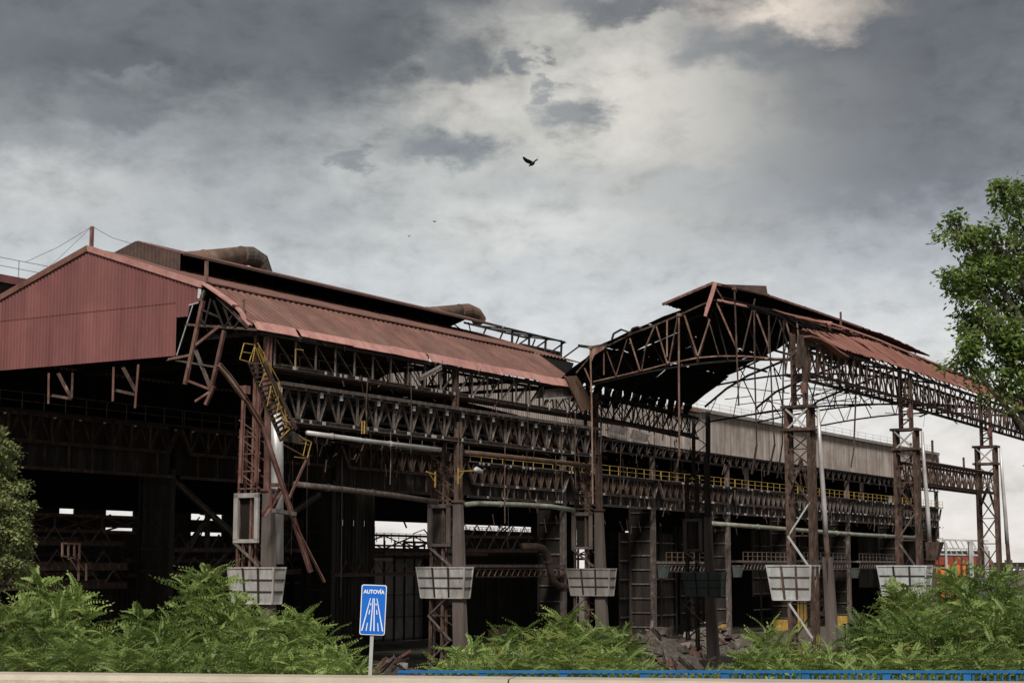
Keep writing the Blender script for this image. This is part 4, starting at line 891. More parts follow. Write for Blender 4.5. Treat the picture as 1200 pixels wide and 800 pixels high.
# cross trusses: the near one is drawn member by member
XS = 106.0
top1 = [(675, 437), (692, 417), (712, 405), (740, 391), (767, 381), (796, 369), (822, 357), (838, 351)]
top2 = [(840, 352), (860, 356), (885, 361), (919, 371), (952, 377), (968, 380)]
bot = [(695, 447), (722, 441), (760, 432), (782, 426), (817, 419), (842, 417), (870, 417), (910, 420), (932, 420)]
g = MB(); g.path([FS(u, v, XS) for u, v in top1], .12, .14, 'L'); ct_ = g.build('cross_truss', 'rust_steel', B, label='front cross truss against the black underside')
def ctb(name, pts, w_, m_, prof='L'):
    g = MB(); g.path([FS(u, v, XS) for u, v in pts], w_ * .5, w_ * .5, prof); return g.build(name, m_, B, ct_)
ctb('top_chord', top2, .22, 'rust_red'); ctb('bottom_chord', bot, .2, 'rust_orange')
for (a, b, w_, m_) in [((685, 431), (694, 452), .16, 'rust_orange'), ((708, 407), (708, 439), .2, 'rust_orange'), ((709, 406), (722, 441), .13, 'rust_steel'), ((735, 397), (722, 440), .13, 'rust_steel'), ((738, 396), (750, 434), .16, 'rust_orange'),
                       ((767, 382), (755, 411), .2, 'rust_orange'), ((757, 405), (752, 433), .13, 'rust_steel'), ((769, 382), (782, 426), .16, 'rust_orange'), ((782, 375), (782, 418), .22, 'rust_orange'), ((794, 372), (784, 425), .16, 'rust_steel'),
                       ((802, 369), (817, 416), .2, 'rust_orange'), ((832, 374), (818, 417), .2, 'rust_orange'), ((826, 360), (842, 415), .12, 'rust_steel'), ((840, 355), (865, 412), .18, 'rust_orange'), ((885, 350), (870, 412), .18, 'rust_steel'),
                       ((884, 360), (902, 410), .18, 'rust_orange'), ((901, 366), (901, 414), .16, 'rust_orange'), ((918, 375), (910, 410), .14, 'rust_steel'), ((920, 373), (930, 410), .18, 'rust_orange'), ((934, 375), (936, 395), .2, 'rust_orange'), ((837, 334), (848, 352), .16, 'rust_steel')]:
    member('truss_bar', FS(*a, XS - .1), FS(*b, XS - .1), w_ * .5, w_ * .5, m_, B, ct_)
# secondary truss just behind and three more further back, torn and thin against the sky
def cross_truss(s, pa, pb, mat, dw, period=2.0, jj=.1, bow=1.3, zbm=20.9, label=None):
    g = MB(); n = 12
    P_ = [pa + (pb - pa) * i / n for i in range(n + 1)]
    g.path([(s, p_, bz(p_, s) - .2) for p_ in P_], .16, .2, 'L')
    bz_ = lambda p_: zbm + bow * math.sin(math.pi * min(1, max(0, -p_ / 24)))
    g.path([(s, p_, bz_(p_)) for p_ in P_], .14, .14, 'L'); t_ = g.build('cross_truss', mat, B)
    k = int(abs(pb - pa) / period)
    for i in range(k):
        p0 = pa + (pb - pa) * i / k; p1 = pa + (pb - pa) * (i + 1) / k
        if R.random() < .93: member('diagonal', jit((s, p0, bz_(p0)), jj), jit((s, (p0 + p1) / 2, bz((p0 + p1) / 2, s) - .2), jj), dw, dw, mat, B, t_)
        if R.random() < .93: member('diagonal', jit((s, (p0 + p1) / 2, bz((p0 + p1) / 2, s) - .2), jj), jit((s, p1, bz_(p1)), jj), dw, dw, mat, B, t_)
    return t_
cross_truss(108.2, -.2, -24, 'dark_steel', .08, 2.2, .15)
cross_truss(120, -.2, -24, 'shade_black', .075, 2.4, .3, 1.5)  # silhouette against the sky painted into the steel colour
cross_truss(130, -.2, -24, 'shade_black', .075, 2.2, .3, .9, 20.0)
cross_truss(139, -1, -24, 'shade_black', .075, 2.2, .3, 1.2, 20.5)
cross_truss(149, -1, -24, 'shade_black', .075, 2.2, .2, 1.2, 20.5)
for (p_, s0_, s1_) in ((-5.5, 106, 131), (-8.5, 106, 139), (-12, 106, 149), (-15.5, 106, 149), (-18, 98, 149), (-21, 94, 149), (-3.1, 106, 128)):
    member('purlin', (s0_, p_, bz(p_, s0_) - .3), (s1_, p_, bz(p_, s1_) - .3), .14, .18, 'shade_black', B)  # purlins darkened in colour to read as silhouettes
# wind bracing in the lower chord plane, sagging
for i in range(26):
    s = 116 + R.uniform(0, 26); p0 = R.uniform(-16, -5); a = Vector((s, p0, 21.6 + R.uniform(-.8, .5))); b = a + Vector((R.uniform(-4, 6), R.uniform(-4.5, 4.5), R.uniform(-.8, .8)))
    member('wind_brace', a, b, .06, .06, 'dark_steel', B)
for i in range(22):
    s = 95 + i * 1.6; member('rafter_stub', jit((s, -21.2, bz(-21.2, s) - .3), .1), jit((s + R.uniform(-.8, .8), -23.8, 20.9), .15), .07, .07, 'shade_black', B)  # same painted silhouette tone as the purlins
    member('rafter_stub', jit((s, -17.5, bz(-17.5, s) - .25), .1), jit((s + R.uniform(-1.5, 1.5), -21.2, bz(-21.2, s) - .3), .1), .07, .07, 'shade_black', B)
# far slope (seen from beneath): underside shade painted as near-black sheets between p = 0 and the monitor
def sheet_B(name, quad, mat, sub=6, wav=.12, ribs=True, t=.03, seed=0, label=None, far=True):
    """a buckled roof sheet spanning four corners (s,p,z)"""
    a, b, c_, d = [Vector(q) for q in quad]; g = MB(); nu, nv = max(2, int((b - a).length / .26)), sub
    vs = []
    nrm = (b - a).cross(d - a).normalized()
    for j in range(nv + 1):
        for i in range(nu + 1):
            u, v = i / nu, j / nv; q = a.lerp(b, u).lerp(d.lerp(c_, u), v)
            q = q + nrm * (mnoise.noise(Vector((u * 2.2 + seed, v * 2.2, seed * 1.7))) * wav + (.03 if (ribs and i % 2) else -.03 if ribs else 0)); vs.append(q)
    n = len(vs); fs = [(j * (nu + 1) + i, j * (nu + 1) + i + 1, (j + 1) * (nu + 1) + i + 1, (j + 1) * (nu + 1) + i) for j in range(nv) for i in range(nu)]
    g.add(vs + [q - nrm * t for q in vs], fs + [tuple(k + n for k in f)[::-1] for f in fs]); o = g.build(name, mat, B)
    if label: o['label'] = label
    return o
def tearS(p):                                    # ragged end of the far slope
    pts = [(0, 128.5), (-1.0, 128.6), (-3.1, 128.5), (-6, 127.5), (-10, 126), (-11, 125.8)]
    for (p0, s0_), (p1, s1_) in zip(pts, pts[1:]):
        if p1 <= p <= p0: return s0_ + (s1_ - s0_) * (p - p0) / (p1 - p0)
    return 126
k_ = 0
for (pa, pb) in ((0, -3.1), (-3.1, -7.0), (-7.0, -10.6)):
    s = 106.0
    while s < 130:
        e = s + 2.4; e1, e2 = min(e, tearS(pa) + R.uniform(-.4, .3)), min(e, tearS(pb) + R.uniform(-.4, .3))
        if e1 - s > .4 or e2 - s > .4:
            sheet_B('roof_sheet', [(s, pa, bz(pa)), (max(e1, s + .1), pa, bz(pa)), (max(e2, s + .1), pb, bz(pb)), (s, pb, bz(pb))], 'shade_black', 3, .18, seed=k_)
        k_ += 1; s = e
rr = random.Random(12)
for i in range(14):
    s = 106.5 + i * 1.55; dz = rr.uniform(.9, 1.9)
    sheet_B('hanging_sheet', [(s, .05, 21.5), (s + 1.5, .05, 21.5), (s + 1.5, .5, 21.5 - dz * rr.uniform(.8, 1.1)), (s, .4, 21.5 - dz)], 'shade_black', 3, .25, seed=i + 300)
for i in range(34):
    s = rr.uniform(106, 129); a = Vector((s, rr.uniform(-.5, 1), rr.uniform(20.2, 21.6))); member('tangled_bar', a, a + Vector((rr.uniform(-2.5, 2.5), rr.uniform(-.6, .6), rr.uniform(-1.8, .2))), .09, .09, 'dark_steel', B)
# torn strips along the rake of the far slope
for (pts, w_) in (([(717, 398), (719, 391), (728, 386), (739, 390)], .12), ([(739, 390), (741, 385), (747, 383), (754, 385)], .12), ([(678, 405), (694, 407), (712, 404)], .2)):
    g = MB(); g.path([FS(u, v, XS - .3) for u, v in pts], w_, w_); g.build('curled_strip', 'dark_steel', B)
g = MB(); g.poly([FS(u, v, XS - .35) for u, v in ((692, 406), (712, 404), (708, 409), (697, 416), (693, 425), (691, 415))], (-1, 0, 0), .05); g.build('torn_scrap', 'rust_orange', B)
# monitor of hall B
MB1 = 26.15; MBR = 27.35
for i, s in enumerate([106 + 2.5 * k for k in range(18)]):
    sag = -.045 * max(0, s - 132); sg2 = -.045 * max(0, s + 2.5 - 132)
    m_ = 'shade_black' if s < 122 else 'roof_brown'  # first stretch painted near-black for its shaded underside
    if s < 140: sheet_B('monitor_sheet', [(s, -12.05, MBR + sag), (s + 2.48, -12.05, MBR + sg2), (s + 2.48, -16.1, MB1 + sg2), (s, -16.1, MB1 + sag)], m_, 3, .1, seed=i + 40)
    if s < 142: sheet_B('monitor_sheet', [(s, -8.3, MB1 + sag), (s + 2.48, -8.3, MB1 + sg2), (s + 2.48, -12.05, MBR + sg2), (s, -12.05, MBR + sag)], m_, 3, .1, seed=i + 60)
g = MB(); g.path([(106, -16.15, MB1 - .05), (114, -16.15, MB1), (124, -16.15, MB1 - .02)], .1, .14); g.path([(105.9, -8.2, MB1), (105.9, -12.05, MBR - .02), (105.9, -16.1, MB1)], .14, .18); g.build('monitor_trim', 'rust_red', B)
g = MB(); q = [FS(u, v, XS - .2) for u, v in ((845, 333), (898, 335), (900, 347), (894, 345))]; g.poly(q, (-1, 0, 0), .06); g.build('crumpled_sheet', 'pipe_brown', B)
g = MB(); q = [FS(u, v, XS - .5) for u, v in ((836, 331), (841, 331), (837, 345), (832, 360), (828, 371), (825, 370), (828, 357), (833, 342))]; g.poly(q, (-1, 0, 0), .05); g.build('hanging_strip', 'flashing_pink', B)
g = MB(); g.path([FS(u, v, XS - .3) for u, v in ((841, 351), (870, 357), (895, 361))], .08, .08); g.path([FS(u, v, XS - .3) for u, v in ((885, 360), (920, 368), (952, 375), (975, 378))], .1, .12); g.build('pink_rail', 'flashing_pink', B)
for i in range(7):
    s = 110 + i * 4.6; member('monitor_post', (s, -15.9, 25.2), (s, -15.9, MB1 - .1), .09, .09, 'shade_black', B); member('monitor_post', (s, -8.5, 25.2), (s, -8.5, MB1 - .1), .09, .09, 'shade_black', B)
# near slope: orange brown sheets, upper plane and steep strip
def tearN(p):
    return 103.5 + (p + 21) * 1.9
k_ = 0
for i in range(26):
    s = 96 + i * 2.1
    for (pa, pb) in ((-21.0, -17.0), (-17.0, -12.6)):
        t0, t1 = tearN(pa) + R.uniform(-.4, .4), tearN(pb) + R.uniform(-.4, .4)
        a0, a1 = max(s, t0), max(s, t1); e = s + 2.08
        if a0 >= e and a1 >= e: continue
        a0, a1 = min(a0, e - .05), min(a1, e - .05)
        sheet_B('roof_sheet', [(a0, pa, bz(pa, s)), (e, pa, bz(pa, s + 2.1)), (e, pb, bz(pb, s + 2.1)), (a1, pb, bz(pb, s))], 'roof_orange', 3, .16, seed=k_ + 100); k_ += 1
    if s > 96.5:
        lo = .12 * math.sin(i * 1.3); t_ = max(0, 1 - (s - 97) / 12)
        top_z = bz(-21.2, s) - .25 - t_ * .7; top_z2 = bz(-21.2, s + 2.1) - .25 - max(0, 1 - (s - 95) / 12) * .7
        sheet_B('roof_sheet', [(s, -24.3, 21.05 - .3 * max(0, s - 110) / 25), (s + 2.08, -24.3, 21.05 - .3 * max(0, s - 108) / 25), (s + 2.08, -21.5, top_z2), (s, -21.5, top_z)], 'roof_orange', 3, .14, seed=k_ + 200)
g = MB(); g.path([(s, -21.1, bz(-21, s) + .06 + R.uniform(-.03, .03)) for s in range(104, 138, 3)], .14, .1); g.build('break_flashing', 'flashing_pink', B)
g = MB(); g.path([FP(u, v, -24.3) for u, v in ((946, 394), (957, 397), (968, 403), (980, 412), (990, 418))], .5, .1); g.build('peeled_flashing', 'roof_orange', B)
g = MB(); g.poly([FP(u, v, -20) for u, v in ((965, 377), (975, 381), (981, 391), (974, 390))], (0, -1, 0), .05); g.build('torn_scrap', 'roof_orange', B)
# clutter at the head of the fifth column
g = MB(); g.poly([FP(u, v, -24.2) for u, v in ((934, 393), (940, 392), (941, 420), (937, 432), (932, 430))], (0, -1, 0), .1); g.build('hanging_plate', 'rust_steel', B)
fr = mast('thin dark red post on the torn roof above the orange sheets', FP(985.5, 383, -17), 1.1, 'rust_red', .06)
mast('thin red stay on the orange roof sheets close to the big tree', FP(1083, 433, -20), .95, 'rust_red', .05)
# debris hanging at the right edge by the tree
for i, (a, b, m_) in enumerate((((1174, 470), (1195, 500), 'rust_steel'), ((1176, 480), (1178, 497), 'rust_red'), ((1188, 482), (1200, 497), 'rust_steel'), ((1180, 478), (1196, 505), 'dark_steel'))):
    member('dangling_bar', FP(*a, -24.4), FP(*b, -24.4), .22 if i != 2 else .12, .12, m_, B)
rr = random.Random(21)
g = MB()
for i in range(230):
    s = rr.uniform(75, 129); z = rr.choice([16.0, 18.1, 15.4, 19.0, 14.4, 20.8]) + rr.uniform(-.3, .3); p_ = rr.uniform(-.6, .2)
    a = Vector((s, p_, z)); g.bar(a, a + Vector((rr.uniform(-.5, .5), rr.uniform(-.1, .1), rr.uniform(-.9, .4))), rr.choice([.03, .05, .08]), prof='L')
for i in range(260):
    s = rr.uniform(131, 270); z = rr.choice([17.4, 15.5, 14.4, 20.2, 12.8]) + rr.uniform(-.3, .3); a = Vector((s, rr.uniform(22.5, 23.3), z)); g.bar(a, a + Vector((rr.uniform(-.8, .8), rr.uniform(-.1, .1), rr.uniform(-1.3, .5))), rr.choice([.05, .08, .12]), prof='L')
o = g.build('bracket_scraps', 'rust_steel', C); o['kind'] = 'stuff'
g = MB()
for i in range(90):
    s = rr.uniform(74, 111); a = Vector((s, -.58, rr.choice([16.15, 18.0, 19.05]))); g.box(a - Vector((.07, .02, .09)), a + Vector((.07, .02, .09)))
for i in range(150):
    s = rr.uniform(131, 270); a = Vector((s, 22.9, rr.choice([17.4, 15.5, 14.4]))); g.box(a - Vector((.12, .03, .1)), a + Vector((.12, .03, .1)))
o = g.build('bolted_plates', 'white_gusset', C); o['kind'] = 'stuff'
for i in range(26):
    s = rr.uniform(76, 128) if i < 14 else rr.uniform(132, 260); p_ = -.9 if i < 14 else 22.7; zt_ = rr.choice([18.0, 16.1, 19.0]) if i < 14 else rr.choice([20.2, 17.3, 15.5]); L1 = rr.uniform(1.5, 6)
    g = MB(); q = Vector((s, p_, zt_)); k1 = Vector((rr.uniform(-.3, .3), 0, 0)); g.tube([q, q - Vector((0, 0, L1 * .5)) + k1, q - Vector((0, 0, L1))], rr.choice([.02, .035, .05]), 4); g.build('dangling_cable', 'grey_steel' if i % 2 else 'rust_steel', A if i < 14 else C)
# ================================================================== long rods dangling from the near cross truss
RODS = [('straight rust orange post dropping from the black roof to the torn grey wall', [(796, 369), (796, 440), (796.5, 534)], .2, 'rust_orange'),
        ('thin rod ending in mid air left of the bright gap', [(861, 338), (864, 420), (866, 475)], .17, 'rust_steel'),
        ('slightly bowed rod hanging down to the grey wall, second right of the bright gap', [(884, 360), (885, 440), (887, 520), (881, 555)], .17, 'rust_steel'),
        ('kinked rod curving left at its foot in front of the grey wall', [(901, 366), (905, 470), (908, 520), (900, 556)], .16, 'rust_steel'),
        ('rod with a sharp bent foot beside the tall lattice column', [(919, 372), (918, 440), (917, 520), (911, 560)], .16, 'dark_steel'),
        ('long bowed rod hanging between the two tall lattice columns', [(1004, 425), (1003, 470), (1001, 520), (997, 547)], .16, 'rust_steel'),
        ('thin post leaning beside the bent brown sheet', [(692, 407), (694, 480), (695, 590)], .18, 'rust_orange')]
for i, (lb, pts, w_, m_) in enumerate(RODS):
    pl = -23 if pts[0][0] > 1000 else None
    P_ = [FP(u, v, pl) if pl else FS(u, v, XS - .4) for u, v in pts]
    fr = Frame('hanging_rod', lb, 'steel rod', P_[-1][0], P_[-1][1], P_[-1][2], group='rods hanging from the torn roof')
    g = MB(); g.path(P_, w_ * .65, w_ * .65, 'L'); g.build('rod', m_, fr); g = MB(); q = P_[0]; g.box(q - Vector((.14, .14, .1)), q + Vector((.14, .14, .1))); g.build('hook_plate', m_, fr)
for i, pts in enumerate(([(960, 455), (968, 480), (985, 497), (1001, 470)], [(1085, 440), (1086, 470), (1082, 500)])):
    P_ = [FP(u, v, -20) for u, v in pts]; fr = Frame('loose_wire', ('slack thin wire looping under the near truss', 'thin wire hanging under the truss close to the tree')[i], 'wire', *P_[0])
    g = MB(); g.tube(P_, .012, 4); g.build('strand', 'dark_steel', fr)
# bent brown sheet and grey box at the end of hall A
fr = Frame('bent_sheet', 'rust brown metal sheet hanging askew at the end of the standing roof', 'metal sheet', 109, -1, 18)
q = [FP(u, v, -.9) for u, v in ((662, 441), (675, 440), (685, 456), (695, 477), (681, 482), (671, 460))]
g = MB(); g.poly(q, (0, -1, 0), .07); g.build('sheet', 'duct_rust', fr); g = MB(); g.path([q[0], q[5], q[4]], .1, .1); g.path([q[1], q[2], q[3]], .08, .08); g.build('folded_edge', 'rust_orange', fr)
fr = Frame('hanging_box', 'small grey box section tucked behind the bent brown sheet', 'metal box', 106, 0, 19)
q = [FP(u, v, -.3) for u, v in ((640, 456), (669, 454), (671, 464), (639, 466))]; g = MB(); g.poly(q, (0, 1, 0), .8); g.build('casing', 'grey_steel', fr)
q2 = [FP(u, v, -.34) for u, v in ((639, 466), (671, 464), (671, 466.5), (639, 468))]; g = MB(); g.poly(q2, (0, 1, 0), .1); g.build('lip', 'galvanised', fr)
fr = Frame('dangling_board', 'pale loose board stuck out under the pink flashing', 'board', 90, -1, 20); a, b = FP(493, 443, -.9), FP(517, 430, -.9)
member('board', a, b, .1, .28, 'concrete', fr, prof='box'); member('nail_strip', a + Vector((0, -.06, .02)), b + Vector((0, -.06, .02)), .03, .05, 'rust_orange', fr, prof='box')
# ================================================================== yard: scrap, machinery, far works
def scrap(label, s, p, rad, hgt, n, seed):
    fr = Frame('scrap_heap', label, 'scrap heap', s, p, 0); rr = random.Random(seed)
    g = MB(); k = 14; ring = [[(s + math.cos(2 * math.pi * i / k) * rad * f * rr.uniform(.85, 1.1), p + math.sin(2 * math.pi * i / k) * rad * f * .7, hgt * (1 - f) ** .8 * rr.uniform(.8, 1) + .02) for i in range(k)] for f in (1, .75, .5, .25)]
    vs = [v for r_ in ring for v in r_] + [(s, p, hgt)]; fs = [(j * k + i, j * k + (i + 1) % k, (j + 1) * k + (i + 1) % k, (j + 1) * k + i) for j in range(3) for i in range(k)] + [(3 * k + i, 3 * k + (i + 1) % k, 4 * k) for i in range(k)]
    g.add(vs, fs); g.build('mound', 'rubble', fr)
    for i in range(n):
        a = rr.uniform(0, 6.28); f = rr.uniform(0, .95) ** .6; x, y = s + math.cos(a) * rad * f, p + math.sin(a) * rad * f * .7; z = hgt * max(.05, 1 - f) ** .8
        m_ = rr.choice(['rubble', 'rust_steel', 'grey_steel', 'concrete', 'dark_steel', 'rust_red']); t = rr.random(); d = Vector((rr.uniform(-1, 1), rr.uniform(-1, 1), rr.uniform(-.5, .6))).normalized()
        if t < .5: member('scrap_bar', Vector((x, y, z)) - d * rr.uniform(.5, 1.5), Vector((x, y, z)) + d * rr.uniform(.5, 1.5), rr.uniform(.08, .25), rr.uniform(.08, .25), m_, fr)
        elif t < .8: member('scrap_sheet', Vector((x, y, z)) - d * .8, Vector((x, y, z)) + d * .8, rr.uniform(.6, 1.3), .04, m_, fr, prof='box')
        else:
            g = MB(); c0_ = Vector((x, y, z)); w_ = rr.uniform(.25, .5)
            g.hexa([c0_ + Vector((sx * w_ * rr.uniform(.7, 1.2), sy * w_ * rr.uniform(.7, 1.2), -w_ * .6)) for sx, sy in ((-1, -1), (1, -1), (1, 1), (-1, 1))], [c0_ + Vector((sx * w_ * rr.uniform(.5, 1), sy * w_ * rr.uniform(.5, 1), w_ * rr.uniform(.4, .9))) for sx, sy in ((-1, -1), (1, -1), (1, 1), (-1, 1))]); g.build('chunk', m_, fr)
scrap('big heap of scrap plates and bars between the shrubs below the green guard box', 121, 0, 6, 3.4, 80, 1)
scrap('low heap of dark rubble at the foot of the second column behind the blue sign', 88, 2, 4.5, 2.4, 45, 2)
scrap('pale heap of broken concrete right of the dark green box column', 152, 10, 5, 2.8, 45, 3)
scrap('scattered scrap glimpsed between columns above the blue container', 236, 30, 7, 5.0, 50, 4)
scrap('grey rubble heap half hidden behind the left bushes', 74, 5, 6, 3.4, 40, 5)
scrap('rusty scrap heap behind the shrubs at the right edge', 150, -14, 6, 3.6, 40, 6)
def crate(name, label, cat, s, p, z, L_, W2, h_, m_, m2='dark_steel', ribs=6):
    fr = Frame(name, label, cat, s, p, z); g = MB(); g.box((s, p, z), (s + L_, p + W2, z + h_)); g.build('body', m_, fr)
    for i in range(ribs + 1):
        x = s + L_ * i / ribs; g = MB(); g.box((x - .06, p - .07, z), (x + .06, p, z + h_)); g.build('rib', m2, fr)
        
    g = MB(); g.box((s - .08, p - .1, z + h_), (s + L_ + .08, p + W2 + .1, z + h_ + .12)); g.build('rim', m2, fr); return fr
crate('waste_container', 'dark blue grey container low between shrubs under the yellow base', 'container', 158, -4, 0, 8, 2.4, 2.6, 'blue_grey')
crate('yellow_tank', 'bright yellow block standing by the open bay on the right', 'tank', 216, 26, 0, 2.6, 2, 3.6, 'yellow_paint', 'rust_steel', 2)
a = FP(571, 752, 6); fr = Frame('yellow_hook_block', 'small yellow hook block with a rusty top poking above the central bush', 'hook block', a[0], 6, 2)
c0_ = FP(582, 750, 6)
g = MB(); g.tube([c0_ + Vector((-.6, 0, -1.6)), c0_ + Vector((-.65, 0, -.4)), c0_ + Vector((-.2, 0, .2)), c0_ + Vector((.5, 0, .1)), c0_ + Vector((.8, 0, -.5)), c0_ + Vector((.7, 0, -1.6))], .22, 8); g.build('yoke', 'yellow_paint', fr, smooth=True)
g = MB(); g.box(c0_ + Vector((-.7, -.3, .25)), c0_ + Vector((.9, .3, .8))); g.build('sheave_box', 'rust_steel', fr)
g = MB(); g.box(c0_ + Vector((-.6, -.4, -5)), c0_ + Vector((.7, .4, -1.5))); g.build('frame', 'dark_steel', fr)
# right far: light steel shed with orange stock
W0 = AT(1100, 665, 235)
def AX(u, v, y): return AT(u, v, y)
fr = Frame('steel_shed', 'distant open shed with pale steel frame and orange and red stock inside', 'shed', world=Vector((W0.x, 235, 0)))
def sh(name, a, b, m_, w_=None):
    g = MB(); a = Vector(a) - fr.o.location; b = Vector(b) - fr.o.location
    if w_: g.bar(a, b, w_, w_)
    else: g.box(a, b)
    return g.build(name, m_, fr)
for (u, vt, y) in ((1137, 634, 232), (1155, 640, 232), (1108, 636, 232)):
    a = AX(u, vt, y); sh('post', (a.x, y, 0), (a.x, y, a.z), 'pale_paint', .55 if u > 1110 else .3)
for (v0, v1) in ((632, 634), (642, 644), (649, 651)):
    a, b = AX(1098, v0, 234), AX(1158, v0 + 1.5, 234); sh('roof_beam', a, b, 'pale_paint', .22)
for i in range(9):
    u = 1100 + i * 6.5; a, b = AX(u, 633, 234), AX(u + 5, 643, 234); sh('web', a, b, 'pale_paint', .14); a = AX(u, 643, 234); sh('web', AX(u, 644, 234), AX(u + 3, 650, 234), 'pale_paint', .12)
a, b = AX(1096, 652, 240), AX(1162, 661, 240); sh('red_stock', (a.x, 240, b.z), (b.x, 242, a.z), 'cargo_red')
a, b = AX(1096, 661, 239), AX(1133, 672, 239)
for i in range(6):
    x0 = a.x + (b.x - a.x) * i / 6; x1_ = a.x + (b.x - a.x) * (i + 1) / 6 - .1; sh('orange_stock', (x0, 239, 0), (x1_, 241, a.z - R.uniform(0, .4)), 'cargo_orange')
a, b = AX(1096, 645, 246), AX(1160, 654, 246); sh('dark_wall', (a.x, 246, 0), (b.x, 247, a.z), 'dark_steel')
for i in range(7):
    a = AX(1100 + i * 9, 652, 238); sh('mullion', (a.x, 238, 0), (a.x, 238, a.z), 'rust_steel', .14)
fr = Frame('far_gallery', 'distant dark roof gallery reaching the right picture edge beyond the last column', 'gallery', world=AX(1190, 665, 250) * 1.0)
fr.o.location.z = 0
a, b = AX(1150, 666, 250), AX(1230, 671, 250); sh('gallery_deck', (a.x, 250, a.z), (b.x, 252, a.z + .9), 'dark_steel')
for i in range(8): a = AX(1152 + i * 10, 664, 250); sh('gallery_post', (a.x, 250, 0), (a.x, 250, a.z + .5), 'grey_steel', .25); 
a, b = AX(1155, 664.5, 249), AX(1230, 664.5, 249); sh('gallery_rail', a, b, 'grey_steel', .18)
# ================================================================== birds
def bird(label, u, v, y, span, bank=0, flap=35):
    P = AT(u, v, y); fr = Frame('bird', label, 'bird', world=P); fr.o.rotation_euler = (math.radians(-8), math.radians(bank), math.radians(118)); sc = span / .62
    # body, head and tail as one lofted skin along x
    prof = [(-.17, .006, .02), (-.13, .02, .012), (-.06, .045, .0), (.02, .055, 0), (.09, .04, .008), (.13, .026, .018), (.16, .026, .022), (.185, .012, .018), (.205, .003, .012)]
    g = MB(); n = 8
    vs = [(x * sc, math.cos(6.283 * k / n) * r * sc, (z + math.sin(6.283 * k / n) * r * .9) * sc) for x, r, z in prof for k in range(n)]
    g.add(vs, [(i * n + k, i * n + (k + 1) % n, (i + 1) * n + (k + 1) % n, (i + 1) * n + k) for i in range(len(prof) - 1) for k in range(n)]); g.build('body', 'bird_grey', fr, smooth=True)
    g = MB(); g.poly([(-.14 * sc, -.02 * sc, 0), (-.27 * sc, -.05 * sc, -.01), (-.28 * sc, 0, -.01), (-.27 * sc, .05 * sc, -.01), (-.14 * sc, .02 * sc, 0)], (0, 0, 1), .006 * sc); g.build('tail', 'bird_grey', fr)
    for sy in (-1, 1):
        g = MB(); ca, sa = math.cos(math.radians(flap)), math.sin(math.radians(flap)); P_ = []
        for (x, d) in ((.10, .03), (.13, .14), (.09, .24), (.0, .33), (-.05, .30), (-.04, .20), (-.06, .12), (-.07, .03)): P_.append((x * sc, sy * d * ca * sc, (d * sa + .02) * sc))
        g.poly(P_, (0, 0, 1), .01 * sc); g.build('wing', 'bird_grey', fr)
bird('dark bird flapping with raised wings in the bright cloud, by far the largest', 624, 192, 55, .72, 14, 34)
bird('tiny distant bird, the higher of the two specks', 510, 260, 200, .6, 20, 30)
bird('tiny distant bird, the lower of the two specks', 479, 277, 200, .6, -20, 25)
# ================================================================== plants
def np_mesh(name, V, Fq, mat, mats=None):
    me = bpy.data.meshes.new(name); V = np.asarray(V, dtype=np.float32); Fq = np.asarray(Fq, dtype=np.int32)
    me.vertices.add(len(V)); me.vertices.foreach_set('co', V.ravel()); me.loops.add(Fq.size); me.loops.foreach_set('vertex_index', Fq.ravel())
    me.polygons.add(len(Fq)); me.polygons.foreach_set('loop_start', np.arange(0, Fq.size, Fq.shape[1], dtype=np.int32)); me.polygons.foreach_set('loop_total', np.full(len(Fq), Fq.shape[1], dtype=np.int32))
    me.materials.append(MAT[mat]); me.update(calc_edges=True); return me
def compound_leaf(rng, L_, n_pairs):
    """pinnate leaf in its own frame: rachis along +x, arching down; diamonds as leaflets -> (verts, quads)"""
    vs = []; 
    for i in range(n_pairs * 2 + 1):
        k = i // 2; t = .18 + .82 * k / n_pairs; side = 0 if i == n_pairs * 2 else (1 if i % 2 else -1)
        x = L_ * t; z = -.62 * L_ * t * t; y = 0
        ll = L_ * .19 * (1 - .5 * abs(t - .45)) * rng.uniform(.85, 1.15); wd = ll * .25
        if side == 0: d = np.array((1, 0, -.6)); 
        else: d = np.array((.42, side * 1.0, -.50 * t - .12 + rng.uniform(-.2, .15)))
        d = d / np.linalg.norm(d); b = np.array((x, y, z)); sd_ = np.cross(d, (0, 0, 1.0)); sd_ /= np.linalg.norm(sd_) + 1e-6; up = np.cross(sd_, d)
        vs += [b, b + d * ll * .45 + sd_ * wd + up * .01, b + d * ll, b + d * ll * .45 - sd_ * wd + up * .01]
    return np.array(vs)
